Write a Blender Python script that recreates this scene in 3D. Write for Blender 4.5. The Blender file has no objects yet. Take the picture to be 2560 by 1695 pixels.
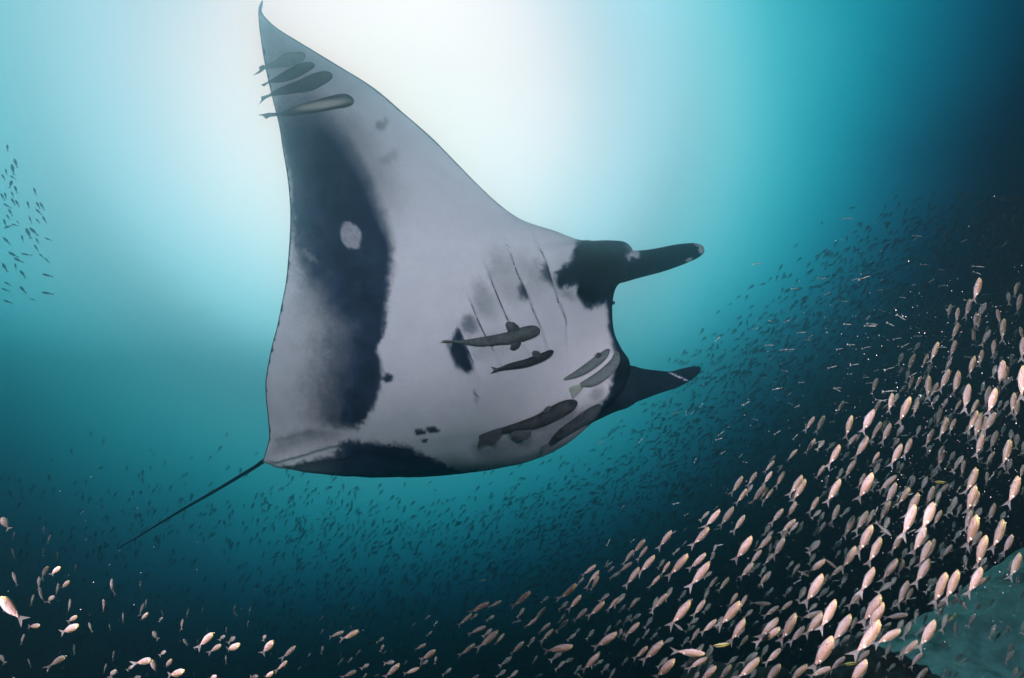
import bpy, bmesh, math, random
import numpy as np
from mathutils import Vector, Matrix, noise
from mathutils.bvhtree import BVHTree

random.seed(7)
rng = np.random.default_rng(7)
sc = bpy.context.scene
COL = sc.collection

# ------------------------------------------------------------------ camera
PITCH = math.radians(12.0)
CAM = Vector((0.0, 0.0, 8.0))
F = 1280.0                      # focal length in photograph pixels (90 degrees across)
PX0, PY0 = 1280.0, 847.5
cam = bpy.data.cameras.new('camera')
cam.sensor_width = 36.0
cam.lens = 18.0
cam.clip_start = 0.05
cam.clip_end = 400.0
cam_ob = bpy.data.objects.new('camera', cam)
COL.objects.link(cam_ob)
cam_ob.location = CAM
cam_ob.rotation_euler = (math.pi / 2 + PITCH, 0, 0)
sc.camera = cam_ob
RIGHT = Vector((1, 0, 0))
FWD = Vector((0, math.cos(PITCH), math.sin(PITCH)))
UP = Vector((0, -math.sin(PITCH), math.cos(PITCH)))


def ray(px, py):
    return FWD + RIGHT * ((px - PX0) / F) + UP * (-(py - PY0) / F)


def below_surface(px, py, d, top=3.25):
    """depth d, or nearer where that far along the ray would lie too high in the water"""
    rise = ray(px, py).z
    return d if rise * d < top else top / rise


def at(px, py, d):
    """point of the place seen at photograph pixel (px, py), d metres in front of the lens plane"""
    return CAM + ray(px, py) * d


# ------------------------------------------------------------------ light of the open water
SUN_DIR = ray(995, 262).normalized()
SUN_EL = math.asin(SUN_DIR.z)
SUN_AZ = math.atan2(SUN_DIR.x, SUN_DIR.y)

world = bpy.data.worlds.new('World')
sc.world = world
world.use_nodes = True
nt = world.node_tree
nt.nodes.clear()


def nd(tree, typ, **kw):
    n = tree.nodes.new(typ)
    for k, v in kw.items():
        setattr(n, k, v)
    return n


def lin(c):
    out = []
    for v in c:
        v = v / 255.0
        out.append(v / 12.92 if v <= 0.04045 else ((v + 0.055) / 1.055) ** 2.4)
    return out


# radiance of the water against the angle from the sun (degrees) : linear r, g, b
WATER = [(0, (1.2180, 0.7154, 0.5710)), (10, (1.2151, 0.7120, 0.5933)), (15, (1.2206, 0.6904, 0.5858)), (20, (1.0326, 0.5950, 0.5261)), (24, (0.6494, 0.4591, 0.4427)), (28, (0.4173, 0.4356, 0.4518)), (32, (0.3692, 0.5701, 0.6103)), (36, (0.2726, 0.7098, 0.7668)), (40, (0.0384, 0.5404, 0.5980)), (44, (0.0014, 0.2878, 0.3763)), (48, (0.0001, 0.0822, 0.1505)), (52, (0.0001, 0.0064, 0.0177)), (57, (0.0001, 0.0002, 0.0009)), (62, (0.0001, 0.0001, 0.0001)), (110, (0.0000, 0.0030, 0.0070)), (180, (0.0000, 0.0030, 0.0060))]
tc = nd(nt, 'ShaderNodeTexCoord')
dot = nd(nt, 'ShaderNodeVectorMath', operation='DOT_PRODUCT')
dot.inputs[1].default_value = SUN_DIR
nrm = nd(nt, 'ShaderNodeVectorMath', operation='NORMALIZE')
nt.links.new(tc.outputs['Generated'], nrm.inputs[0])
nt.links.new(nrm.outputs[0], dot.inputs[0])
acos = nd(nt, 'ShaderNodeMath', operation='ARCCOSINE')
nt.links.new(dot.outputs['Value'], acos.inputs[0])
nz = nd(nt, 'ShaderNodeTexNoise')
nz.inputs['Scale'].default_value = 3.2
nz.inputs['Detail'].default_value = 3.0
nz.inputs['Roughness'].default_value = 0.5
nz.inputs['Distortion'].default_value = 0.3
nt.links.new(nrm.outputs[0], nz.inputs['Vector'])
nm = nd(nt, 'ShaderNodeMath', operation='MULTIPLY_ADD')
nm.inputs[1].default_value = 0.06
nm.inputs[2].default_value = -0.03
nt.links.new(nz.outputs['Fac'], nm.inputs[0])
ad = nd(nt, 'ShaderNodeMath', operation='ADD')
nt.links.new(acos.outputs[0], ad.inputs[0])
nt.links.new(nm.outputs[0], ad.inputs[1])
dv = nd(nt, 'ShaderNodeMath', operation='DIVIDE')
dv.inputs[1].default_value = math.pi
# higher up the water is a little darker at the same angle: the bright patch leans towards the horizon
sepz = nd(nt, 'ShaderNodeSeparateXYZ')
nt.links.new(nrm.outputs[0], sepz.inputs[0])
el = nd(nt, 'ShaderNodeMapRange')
el.inputs['From Min'].default_value = 0.2
el.inputs['From Max'].default_value = 0.8
el.inputs['To Max'].default_value = 1.0
nt.links.new(sepz.outputs['Z'], el.inputs['Value'])
ad2 = nd(nt, 'ShaderNodeMath', operation='ADD')
nt.links.new(ad.outputs[0], ad2.inputs[0])
sh = nd(nt, 'ShaderNodeMapRange')                      # near the patch darker, far from it a slower fall-off
sh.inputs['From Min'].default_value = 0.62
sh.inputs['From Max'].default_value = 0.90
sh.inputs['To Min'].default_value = 0.11
sh.inputs['To Max'].default_value = -0.03
nt.links.new(acos.outputs[0], sh.inputs['Value'])
em = nd(nt, 'ShaderNodeMath', operation='MULTIPLY')
nt.links.new(el.outputs[0], em.inputs[0])
nt.links.new(sh.outputs[0], em.inputs[1])
nt.links.new(em.outputs[0], ad2.inputs[1])
nt.links.new(ad2.outputs[0], dv.inputs[0])
rp = nd(nt, 'ShaderNodeValToRGB')
cr = rp.color_ramp
cr.interpolation = 'B_SPLINE'
while len(cr.elements) < len(WATER):
    cr.elements.new(0.5)
for e, (a, c) in zip(cr.elements, WATER):
    e.position = a / 180.0
for e, (a, c) in zip(cr.elements, WATER):
    e.color = (c[0] / 8, c[1] / 8, c[2] / 8, 1)
nt.links.new(dv.outputs[0], rp.inputs[0])
bg_w = nd(nt, 'ShaderNodeBackground')
bg_w.inputs['Strength'].default_value = 8.0
nt.links.new(rp.outputs[0], bg_w.inputs['Color'])
# daylight sky that comes down through the surface overhead
sky = nd(nt, 'ShaderNodeTexSky', sky_type='NISHITA')
sky.sun_disc = False
sky.sun_elevation = SUN_EL
sky.sun_rotation = SUN_AZ
bg_s = nd(nt, 'ShaderNodeBackground')
bg_s.inputs['Strength'].default_value = 0.05
nt.links.new(sky.outputs[0], bg_s.inputs['Color'])
sep = nd(nt, 'ShaderNodeSeparateXYZ')
nt.links.new(nrm.outputs[0], sep.inputs[0])
win = nd(nt, 'ShaderNodeMapRange', interpolation_type='SMOOTHSTEP')
win.inputs['From Min'].default_value = 0.62
win.inputs['From Max'].default_value = 0.95
nt.links.new(sep.outputs['Z'], win.inputs['Value'])
mx = nd(nt, 'ShaderNodeMixShader')
nt.links.new(win.outputs[0], mx.inputs[0])
nt.links.new(bg_w.outputs[0], mx.inputs[1])
add = nd(nt, 'ShaderNodeAddShader')
nt.links.new(bg_w.outputs[0], add.inputs[0])
nt.links.new(bg_s.outputs[0], add.inputs[1])
nt.links.new(add.outputs[0], mx.inputs[2])
wo = nd(nt, 'ShaderNodeOutputWorld')
nt.links.new(mx.outputs[0], wo.inputs['Surface'])

sun = bpy.data.lights.new('sun', 'SUN')
sun.energy = 1.3
sun.angle = math.radians(55)
sun.color = (1.0, 0.96, 0.88)
sun_ob = bpy.data.objects.new('sun', sun)
COL.objects.link(sun_ob)
sun_ob.location = CAM + SUN_DIR * 30
sun_ob.rotation_euler = (-SUN_DIR).to_track_quat('-Z', 'Y').to_euler()


def strobe_or_fill(loc, target, power, color, size, blend):
    """underwater flash on an arm beside the lens, also the added fill lamp"""
    l = bpy.data.lights.new('strobe_or_fill_lamp', 'SPOT')
    l.energy = power
    l.color = color
    l.spot_size = math.radians(size)
    l.spot_blend = blend
    l.shadow_soft_size = 0.06
    o = bpy.data.objects.new('strobe_or_fill_lamp', l)
    COL.objects.link(o)
    o.location = loc
    o.rotation_euler = (Vector(target) - Vector(loc)).to_track_quat('-Z', 'Y').to_euler()
    return o


def camp(x, y, z):
    return CAM + RIGHT * x + UP * y + FWD * z


strobe_or_fill(camp(0.95, 0.55, 0.05), at(2440, 1620, 3.0), 1450, (1.0, 0.73, 0.82), 100, 1.0)
strobe_or_fill(camp(-0.95, 0.10, 0.05), at(420, 2200, 3.0), 1050, (1.0, 0.78, 0.84), 76, 1.0)
strobe_or_fill(camp(-0.15, 0.90, 0.05), at(860, 130, 3.2), 630, (0.90, 0.745, 0.845), 112, 1.0)      # added fill lamp, unseen, to brighten the manta belly

sc.view_settings.view_transform = 'Standard'
sc.view_settings.look = 'None'
sc.view_settings.exposure = 0.0
sc.view_settings.gamma = 1.0
sc.view_settings.use_curve_mapping = False
sc.cycles.use_denoising = True
sc.cycles.max_bounces = 5
sc.cycles.diffuse_bounces = 2
sc.cycles.glossy_bounces = 2
sc.cycles.transparent_max_bounces = 12
sc.cycles.volume_bounces = 0
sc.cycles.caustics_reflective = False
sc.cycles.caustics_refractive = False

HAZE_DENSITY = 0.14


# ------------------------------------------------------------------ helpers
def mesh_obj(name, verts, faces, mat, parent=None, smooth=True, origin=None):
    me = bpy.data.meshes.new(name)
    if origin is not None:
        verts = [Vector(v) - origin for v in verts]
    me.from_pydata([tuple(v) for v in verts], [], faces)
    me.update()
    if smooth:
        me.polygons.foreach_set('use_smooth', [True] * len(me.polygons))
    me.materials.append(mat)
    o = bpy.data.objects.new(name, me)
    COL.objects.link(o)
    if parent is not None:
        o.parent = parent
    return o


def tag(o, label=None, cat=None, group=None, kind=None):
    if label:
        o['label'] = label
    if cat:
        o['category'] = cat
    if group:
        o['group'] = group
    if kind:
        o['kind'] = kind
    return o


def empty(name, loc):
    o = bpy.data.objects.new(name, None)
    o.empty_display_size = 0.1
    COL.objects.link(o)
    o.location = loc
    return o


def material(name):
    m = bpy.data.materials.new(name)
    m.use_nodes = True
    t = m.node_tree
    b = t.nodes['Principled BSDF']
    return m, t, b


def ramp(t, stops, src=None, interp='LINEAR'):
    r = nd(t, 'ShaderNodeValToRGB')
    r.color_ramp.interpolation = interp
    while len(r.color_ramp.elements) < len(stops):
        r.color_ramp.elements.new(0.5)
    for e, (p, c) in zip(r.color_ramp.elements, stops):
        e.position = p
    for e, (p, c) in zip(r.color_ramp.elements, stops):
        e.color = (*c, 1) if len(c) == 3 else c
    if src is not None:
        t.links.new(src, r.inputs[0])
    return r


def tex_noise(t, scale, detail=4.0, rough=0.55, coord='Object', vec=None):
    n = nd(t, 'ShaderNodeTexNoise')
    n.inputs['Scale'].default_value = scale
    n.inputs['Detail'].default_value = detail
    n.inputs['Roughness'].default_value = rough
    if vec is None:
        c = nd(t, 'ShaderNodeTexCoord')
        vec = c.outputs[coord]
    t.links.new(vec, n.inputs['Vector'])
    return n


def mixcol(t, fac, a, b, blend='MIX'):
    m = nd(t, 'ShaderNodeMix', data_type='RGBA', blend_type=blend)
    for sock, v in ((m.inputs[0], fac), (m.inputs[6], a), (m.inputs[7], b)):
        if hasattr(v, 'is_output') or isinstance(v, bpy.types.NodeSocket):
            t.links.new(v, sock)
        elif isinstance(v, (int, float)):
            sock.default_value = v
        else:
            sock.default_value = (*v, 1) if len(v) == 3 else v
    return m.outputs[2]


def math_node(t, op, a, b=None, clamp=False):
    m = nd(t, 'ShaderNodeMath', operation=op)
    m.use_clamp = clamp
    for i, v in enumerate((a, b)):
        if v is None:
            continue
        if isinstance(v, bpy.types.NodeSocket):
            t.links.new(v, m.inputs[i])
        else:
            m.inputs[i].default_value = v
    return m.outputs[0]


def bump(t, b, height, strength, dist):
    n = nd(t, 'ShaderNodeBump')
    n.inputs['Strength'].default_value = strength
    n.inputs['Distance'].default_value = dist
    t.links.new(height, n.inputs['Height'])
    t.links.new(n.outputs[0], b.inputs['Normal'])
    return n


def smooth01(x):
    x = np.clip(x, 0, 1)
    return x * x * (3 - 2 * x)


# ------------------------------------------------------------------ seabed and rock
def seabed_height(x, y):
    # sandy bank whose crest runs up to the right, falling into deep water beyond and to the left
    ax, ay, az = 5.94, 8.86, -3.44
    bx, by, bz = 9.8, 10.5, -2.44
    ux, uy = bx - ax, by - ay
    L = math.hypot(ux, uy)
    ux, uy = ux / L, uy / L
    t = ((x - ax) * ux + (y - ay) * uy)
    n = -(x - ax) * uy + (y - ay) * ux            # positive beyond the crest
    crest = az + (bz - az) * np.clip(t / L, -1.2, 2.2)
    near = crest - 0.06 * np.abs(n) - 0.012 * n * n
    far = crest - 0.30 * n * n - 0.1 * n
    h = np.where(n < 0, near, far)
    return np.maximum(h, -7.4)


def build_seabed():
    N = 260
    u = np.linspace(-1, 1, N)
    w = np.sign(u) * np.abs(u) ** 1.7
    X, Y = np.meshgrid(w * 13 + 5.0, w * 13 + 4.0)
    H = seabed_height(X, Y)
    verts = []
    for i in range(N):
        for j in range(N):
            x, y, h = X[i, j], Y[i, j], H[i, j]
            p = Vector((x, y, 0))
            k = 0.16 * noise.fractal(p * 0.9, 0.9, 2.1, 4) + 0.05 * noise.noise(p * 3.7) + 0.02 * noise.noise(p * 11)
            verts.append((x, y, CAM.z + h + k))
    faces = [(i * N + j, i * N + j + 1, (i + 1) * N + j + 1, (i + 1) * N + j) for i in range(N - 1) for j in range(N - 1)]
    m, t, b = material('sand')
    n1 = tex_noise(t, 0.9, 5, 0.65)
    n2 = tex_noise(t, 9.0, 5, 0.6)
    patch = ramp(t, [(0.50, (0, 0, 0)), (0.64, (1, 1, 1))], n1.outputs['Fac'])
    c = mixcol(t, patch.outputs[0], (0.72, 0.82, 0.78), (0.24, 0.30, 0.29))
    sp = ramp(t, [(0.30, (0.70, 0.70, 0.70)), (0.62, (1, 1, 1))], n2.outputs['Fac'])
    c = mixcol(t, 1.0, c, sp.outputs[0], 'MULTIPLY')
    t.links.new(c, b.inputs['Base Color'])
    b.inputs['Roughness'].default_value = 0.95
    bump(t, b, n2.outputs['Fac'], 0.6, 0.05)
    o = mesh_obj('seabed', verts, faces, m)
    tag(o, 'pale sandy slope with dark weedy patches', kind='structure')


build_seabed()


def rock_material():
    m, t, b = material('reef_rock')
    n = tex_noise(t, 3.5, 6, 0.65)
    r = ramp(t, [(0.3, (0.012, 0.014, 0.014)), (0.55, (0.035, 0.034, 0.03)), (0.75, (0.08, 0.07, 0.055))], n.outputs['Fac'])
    t.links.new(r.outputs[0], b.inputs['Base Color'])
    b.inputs['Roughness'].default_value = 0.95
    bump(t, b, n.outputs['Fac'], 0.9, 0.08)
    return m


ROCK = rock_material()


def boulder(px, py, d, r, squash, seed, label):
    c = at(px, py, d)
    bm = bmesh.new()
    bmesh.ops.create_icosphere(bm, subdivisions=5, radius=1.0)
    off = Vector((seed * 3.1, seed * 1.7, seed * 0.9))
    for v in bm.verts:
        p = v.co.normalized()
        k = 1 + 0.30 * noise.fractal(p * 1.3 + off, 0.9, 2.0, 5) + 0.10 * noise.noise(p * 5 + off) + 0.05 * noise.noise(p * 12 + off)
        v.co = Vector((p.x * r, p.y * r, p.z * r * squash)) * k
    me = bpy.data.meshes.new('reef_rock')
    bm.to_mesh(me)
    bm.free()
    me.polygons.foreach_set('use_smooth', [True] * len(me.polygons))
    me.materials.append(ROCK)
    o = bpy.data.objects.new('reef_rock', me)
    COL.objects.link(o)
    o.location = c
    tag(o, label, 'rock', 'dark rocks at the foot of the sand')


boulder(2195, 1770, 5.9, 0.82, 0.75, 1.0, 'dark rounded reef rock standing against the pale sand at the bottom edge')
boulder(1880, 1800, 6.2, 0.85, 0.62, 2.0, 'low black reef rock on the bottom edge left of the rounded rock')

# ------------------------------------------------------------------ manta ray
EYE = Matrix(((RIGHT.x, RIGHT.y, RIGHT.z), (UP.x, UP.y, UP.z), (FWD.x, FWD.y, FWD.z)))
RM = np.array([[RIGHT.x, UP.x, FWD.x], [RIGHT.y, UP.y, FWD.y], [RIGHT.z, UP.z, FWD.z]])
CAMN = np.array(CAM)


def cam3(px, py, d):
    return np.stack([(px - PX0) / F * d, -(py - PY0) / F * d, d], -1)


def to_world(P):
    return P @ RM.T + CAMN


def to_px(P):
    """world points -> photograph pixels"""
    c = (P - CAMN) @ RM
    return PX0 + F * c[..., 0] / c[..., 2], PY0 - F * c[..., 1] / c[..., 2]


# stations from the raised wing tip across the body to the far wing tip:
# trailing px,py,depth | leading px,py,depth | belly bulge, back bulge | turn of the belly (degrees away from the lens)
ST = [
    (655, 1, 4.02, 657, 1, 4.02, .001, .002, 0),
    (648, 14, 4.01, 657, 12, 4.01, .002, .004, 0),
    (646, 27, 4.00, 654, 26, 4.00, .002, .005, 0),
    (646, 40, 3.99, 661, 40, 3.99, .003, .007, 0),
    (648, 67, 3.97, 690, 68, 3.99, .006, .012, 0),
    (653, 107, 3.94, 757, 110, 3.96, .010, .020, 0),
    (660, 150, 3.90, 841, 161, 3.93, .014, .030, 0),
    (670, 200, 3.84, 935, 220, 3.88, .020, .040, 0),
    (682, 250, 3.78, 1007, 281, 3.83, .026, .05, 0),
    (698, 316, 3.70, 1075, 340, 3.77, .033, .06, 0),
    (707, 375, 3.63, 1122, 387, 3.72, .040, .075, 0),
    (718, 440, 3.55, 1190, 457, 3.66, .046, .095, 0),
    (725, 512, 3.47, 1253, 515, 3.61, .055, .12, 0),
    (725, 575, 3.42, 1308, 551, 3.58, .065, .15, 0),
    (721, 639, 3.38, 1381, 575, 3.56, .075, .19, 0),
    (715, 703, 3.34, 1452, 600, 3.56, .085, .23, 0),
    (704, 760, 3.31, 1528, 601, 3.58, .095, .26, 0),
    (693, 815, 3.27, 1566, 607, 3.60, .105, .29, 0),
    (681, 859, 3.24, 1583, 634, 3.59, .115, .31, 0),
    (673, 897, 3.22, 1572, 688, 3.55, .125, .33, 2),
    (664, 954, 3.20, 1541, 718, 3.50, .135, .34, 5),
    (665, 998, 3.19, 1531, 763, 3.46, .140, .34, 9),
    (669, 1036, 3.19, 1535, 828, 3.42, .145, .34, 15),
    (673, 1085, 3.20, 1554, 872, 3.40, .145, .33, 22),
    (671, 1104, 3.21, 1574, 905, 3.40, .14, .32, 30),
    (662, 1136, 3.22, 1566, 955, 3.42, .135, .30, 42),
    (657, 1152, 3.24, 1530, 1003, 3.46, .13, .28, 54),
    (660, 1156, 3.28, 1496, 1036, 3.52, .150, .25, 65),
    (672, 1156, 3.36, 1462, 1064, 3.60, .185, .22, 75),
    (700, 1150, 3.52, 1432, 1086, 3.76, .205, .18, 83),
    (745, 1140, 3.80, 1400, 1100, 4.05, .205, .15, 90),
    (800, 1125, 4.25, 1345, 1095, 4.50, .17, .12, 95),
    (860, 1110, 4.80, 1270, 1075, 5.00, .09, .08, 98),
    (920, 1090, 5.40, 1180, 1072, 5.50, .04, .05, 100),
    (1010, 1070, 6.00, 1030, 1068, 6.00, .005, .01, 100),
]


def spline(vals, u, U):
    """Catmull-Rom through (U, vals) evaluated at u"""
    vals = np.asarray(vals, float)
    n = len(U)
    m = np.zeros(n)
    m[1:-1] = (vals[2:] - vals[:-2]) / (U[2:] - U[:-2])
    m[0] = (vals[1] - vals[0]) / (U[1] - U[0])
    m[-1] = (vals[-1] - vals[-2]) / (U[-1] - U[-2])
    k = np.clip(np.searchsorted(U, u, side='right') - 1, 0, n - 2)
    h = U[k + 1] - U[k]
    t = (u - U[k]) / h
    t2, t3 = t * t, t * t * t
    return ((2 * t3 - 3 * t2 + 1) * vals[k] + (t3 - 2 * t2 + t) * h * m[k] + (-2 * t3 + 3 * t2) * vals[k + 1] + (t3 - t2) * h * m[k + 1])


def seg_dist(px, py, pts):
    """distance of every pixel to a polyline, and signed side"""
    best = np.full(px.shape, 1e9)
    side = np.zeros(px.shape)
    for (x0, y0), (x1, y1) in zip(pts[:-1], pts[1:]):
        dx, dy = x1 - x0, y1 - y0
        t = np.clip(((px - x0) * dx + (py - y0) * dy) / (dx * dx + dy * dy + 1e-9), 0, 1)
        d = np.hypot(px - x0 - t * dx, py - y0 - t * dy)
        s = np.sign((px - x0) * dy - (py - y0) * dx)
        upd = d < best
        best = np.where(upd, d, best)
        side = np.where(upd, s, side)
    return best, side


def inside(px, py, poly):
    c = np.zeros(px.shape, bool)
    n = len(poly)
    for i in range(n):
        x0, y0 = poly[i]
        x1, y1 = poly[(i + 1) % n]
        cond = ((y0 > py) != (y1 > py)) & (px < (x1 - x0) * (py - y0) / (y1 - y0 + 1e-9) + x0)
        c ^= cond
    return c


def poly_mask(px, py, poly, soft):
    d, _ = seg_dist(px, py, list(poly) + [poly[0]])
    s = np.where(inside(px, py, poly), d, -d)
    return smooth01(0.5 + s / (2 * soft))


def blob(px, py, cx, cy, rx, ry, ang=0.0, soft=0.25):
    a = math.radians(ang)
    dx, dy = px - cx, py - cy
    x = dx * math.cos(a) + dy * math.sin(a)
    y = -dx * math.sin(a) + dy * math.cos(a)
    r = np.sqrt((x / rx) ** 2 + (y / ry) ** 2)
    return smooth01((1 + soft - r) / (2 * soft))


GILLS = [
    [(1345, 610), (1354, 630), (1364, 653), (1372, 678), (1380, 704), (1394, 749), (1408, 782), (1415, 797), (1416, 832)],
    [(1274, 627), (1287, 666), (1298, 694), (1310, 720), (1322, 750), (1335, 781), (1348, 809), (1364, 857)],
    [(1220, 679), (1233, 714), (1249, 752), (1265, 790), (1290, 835), (1319, 879)],
    [(1172, 742), (1188, 784), (1200, 812), (1211, 835), (1249, 902)],
    [(1147, 818), (1160, 854), (1173, 883), (1185, 911), (1190, 927)],
]


def fbm(x, y, s, o=4):
    out = np.empty(x.shape)
    xf, yf, of = x.ravel(), y.ravel(), out.ravel()
    for i in range(xf.size):
        of[i] = noise.fractal(Vector((xf[i] * s, yf[i] * s, 3.3)), 0.8, 2.1, o)
    return of.reshape(x.shape)


def pigment(px, py):
    """how dark the skin is (0 white, 1 black) from the animal's own markings"""
    n1 = fbm(px, py, 0.020, 5)
    n2 = fbm(px + 400, py, 0.09, 3)
    qx = px + 9 * n1 + 5 * n2
    qy = py + 9 * n2
    D = np.zeros(px.shape)
    # broad dark band along the trailing half of the wing
    yr = [230, 300, 357, 416, 465, 543, 607, 703, 799, 846, 872, 897, 923, 989, 1042, 1077, 1090]
    xr = [820, 850, 885, 915, 938, 958, 982, 974, 963, 953, 940, 948, 957, 941, 922, 892, 860]
    wr = [90, 85, 70, 60, 48, 34, 20, 15, 11, 9, 9, 9, 9, 10, 12, 14, 16]
    yl = [230, 330, 420, 520, 600, 640, 700, 760, 820, 900, 980, 1040, 1090]
    xl = [676, 698, 716, 730, 732, 736, 750, 785, 812, 798, 785, 790, 810]
    wl = [22, 18, 14, 10, 12, 24, 60, 95, 120, 120, 115, 95, 60]
    R = np.interp(qy, yr, xr)
    WR = np.interp(qy, yr, wr)
    Lx = np.interp(qy, yl, xl)
    WL = np.interp(qy, yl, wl)
    band = smooth01(0.5 + (R - qx) / (2 * WR)) * smooth01(0.5 + (qx - Lx) / (2 * WL))
    band *= smooth01((qy - 70) / 310) * smooth01((1090 - qy) / 40)
    core = 0.76 + 0.12 * smooth01(0.5 + (qx - np.interp(qy, yl, xl) - 60) / 120)
    D = np.maximum(D, band * core)
    # grey wash near the wing tip and along the dark band
    D = np.maximum(D, 0.33 * smooth01((430 - py - 0.35 * (px - 700)) / 260))
    halo = smooth01(0.5 + (R + 55 - qx) / 110) * smooth01((px - Lx) / 60) * smooth01((640 - qy) / 220) * smooth01((qy - 200) / 120)
    D = np.maximum(D, 0.34 * halo)
    D = np.maximum(D, 0.40 * blob(qx, qy, 955, 313, 22, 10, -35, 0.6))
    D = np.maximum(D, 0.30 * blob(qx, qy, 968, 398, 30, 16, -40, 0.7))
    # single spots
    for a in ((969, 945, 14, 11, -10, .3, .82), (1050, 1081, 16, 6.5, 5, .35, .85), (1082, 1075, 17, 7, 8, .35, .85), (1062, 1102, 9, 4.5, 0, .4, .8)):
        D = np.maximum(D, a[6] * blob(px + 3 * n2, py + 3 * n2, *a[:6]))
    # white scar on the band
    sc_ = blob(px + 4 * n1, py + 4 * n2, 876, 588, 25, 35, -22, 0.12)
    D = D * (1 - sc_) + sc_ * (0.34 + 0.14 * np.abs(n2))
    sc2 = blob(qx, qy, 770, 640, 26, 7, 30, 0.6)
    D = D * (1 - 0.3 * sc2)
    # gill marks
    g = poly_mask(qx, qy, [(1144, 818), (1160, 854), (1190, 927), (1162, 930), (1138, 908), (1120, 873), (1130, 836)], 9)
    d5, s5 = seg_dist(px, py, GILLS[4])
    left = np.where((s5 < 0), 1.0, smooth01(1 - d5 / 3))
    g = g * left
    D = np.maximum(D, 0.92 * g)
    for cx, cy, rx, ry, an, k in ((1345, 690, 26, 40, -20, .22), (1265, 690, 34, 62, -22, .24), (1212, 752, 24, 52, -22, .30),
                                  (1318, 690, 28, 60, -22, .16), (1172, 812, 26, 24, -20, .50), (1240, 860, 30, 40, -25, .16), (1280, 720, 30, 40, -20, .22), (1205, 870, 36, 30, -10, .2)):
        D = np.maximum(D, k * blob(qx, qy, cx, cy, rx, ry, an, .6))
    for gi, cx, cy, rx, ry, k in ((0, 1372, 688, 19, 27, .82), (1, 1312, 724, 19, 25, .78)):
        dg, sg = seg_dist(px, py, GILLS[gi])
        D = np.maximum(D, k * blob(px + 14 * n1 + 6 * n2, py + 12 * n2, cx, cy, rx, ry, -18, .75) * np.where(sg < 0, 1.0, smooth01(1 - dg / 3)))
    # black mask of the head
    head = poly_mask(qx, qy, [(1455, 590), (1436, 627), (1430, 646), (1409, 664), (1390, 684), (1382, 696), (1390, 722), (1413, 718), (1442, 716), (1441, 736), (1453, 755), (1466, 770), (1488, 767),
                              (1512, 757), (1518, 790), (1519, 820), (1526, 850), (1540, 900), (1534, 945), (1512, 998), (1496, 1018), (1460, 1060), (1520, 1100), (1680, 1000), (1680, 590)], 10)
    D = np.maximum(D, 0.97 * head)
    wl_ = np.maximum(blob(qx, qy, 1588, 628, 26, 13, 42, .7), blob(qx, qy, 1571, 637, 9, 14, 20, .7))
    D = D * (1 - 0.8 * wl_)
    D = np.maximum(D, 0.3 * blob(qx, qy, 1415, 735, 26, 12, 20, .7))
    D = np.maximum(D, 0.34 * blob(qx, qy, 1490, 985, 18, 20, 0, .6))
    # dark underside of the other wing
    far = poly_mask(qx, qy, [(862, 1100), (900, 1104), (1010, 1114), (1056, 1136), (1100, 1156), (1150, 1172), (1300, 1172), (1300, 1300), (640, 1300), (690, 1172), (780, 1150), (835, 1135)], 9)
    D = np.maximum(D, far * (0.56 + 0.30 * smooth01((px - 720) / 200)))
    D = np.maximum(D, 0.55 * smooth01((py - (1118 + 0.0 * px)) / 60) * smooth01((px - 1000) / 150))
    D = np.maximum(D, 0.34 * poly_mask(qx, qy, [(690, 1100), (800, 1062), (880, 1090), (760, 1122), (668, 1148)], 26))
    D = np.maximum(D, 0.40 * poly_mask(qx, qy, [(1170, 1190), (1195, 1112), (1300, 1080), (1420, 1016), (1505, 1010), (1490, 1090), (1380, 1150), (1300, 1190)], 34))  # shade painted into the skin round the remoras at the lower rim
    # scratches and freckles
    D = np.maximum(D, 0.55 * blob(px + 6 * n2, py, 1187, 985, 4, 10, 0, .6))
    D = np.maximum(D, 0.45 * blob(px + 6 * n2, py, 1188, 1003, 3.5, 6, 0, .6))
    D = np.clip(D + 0.05 * n1 * (D > .08) + 0.02 * n2, 0, 1)
    return D


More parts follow.
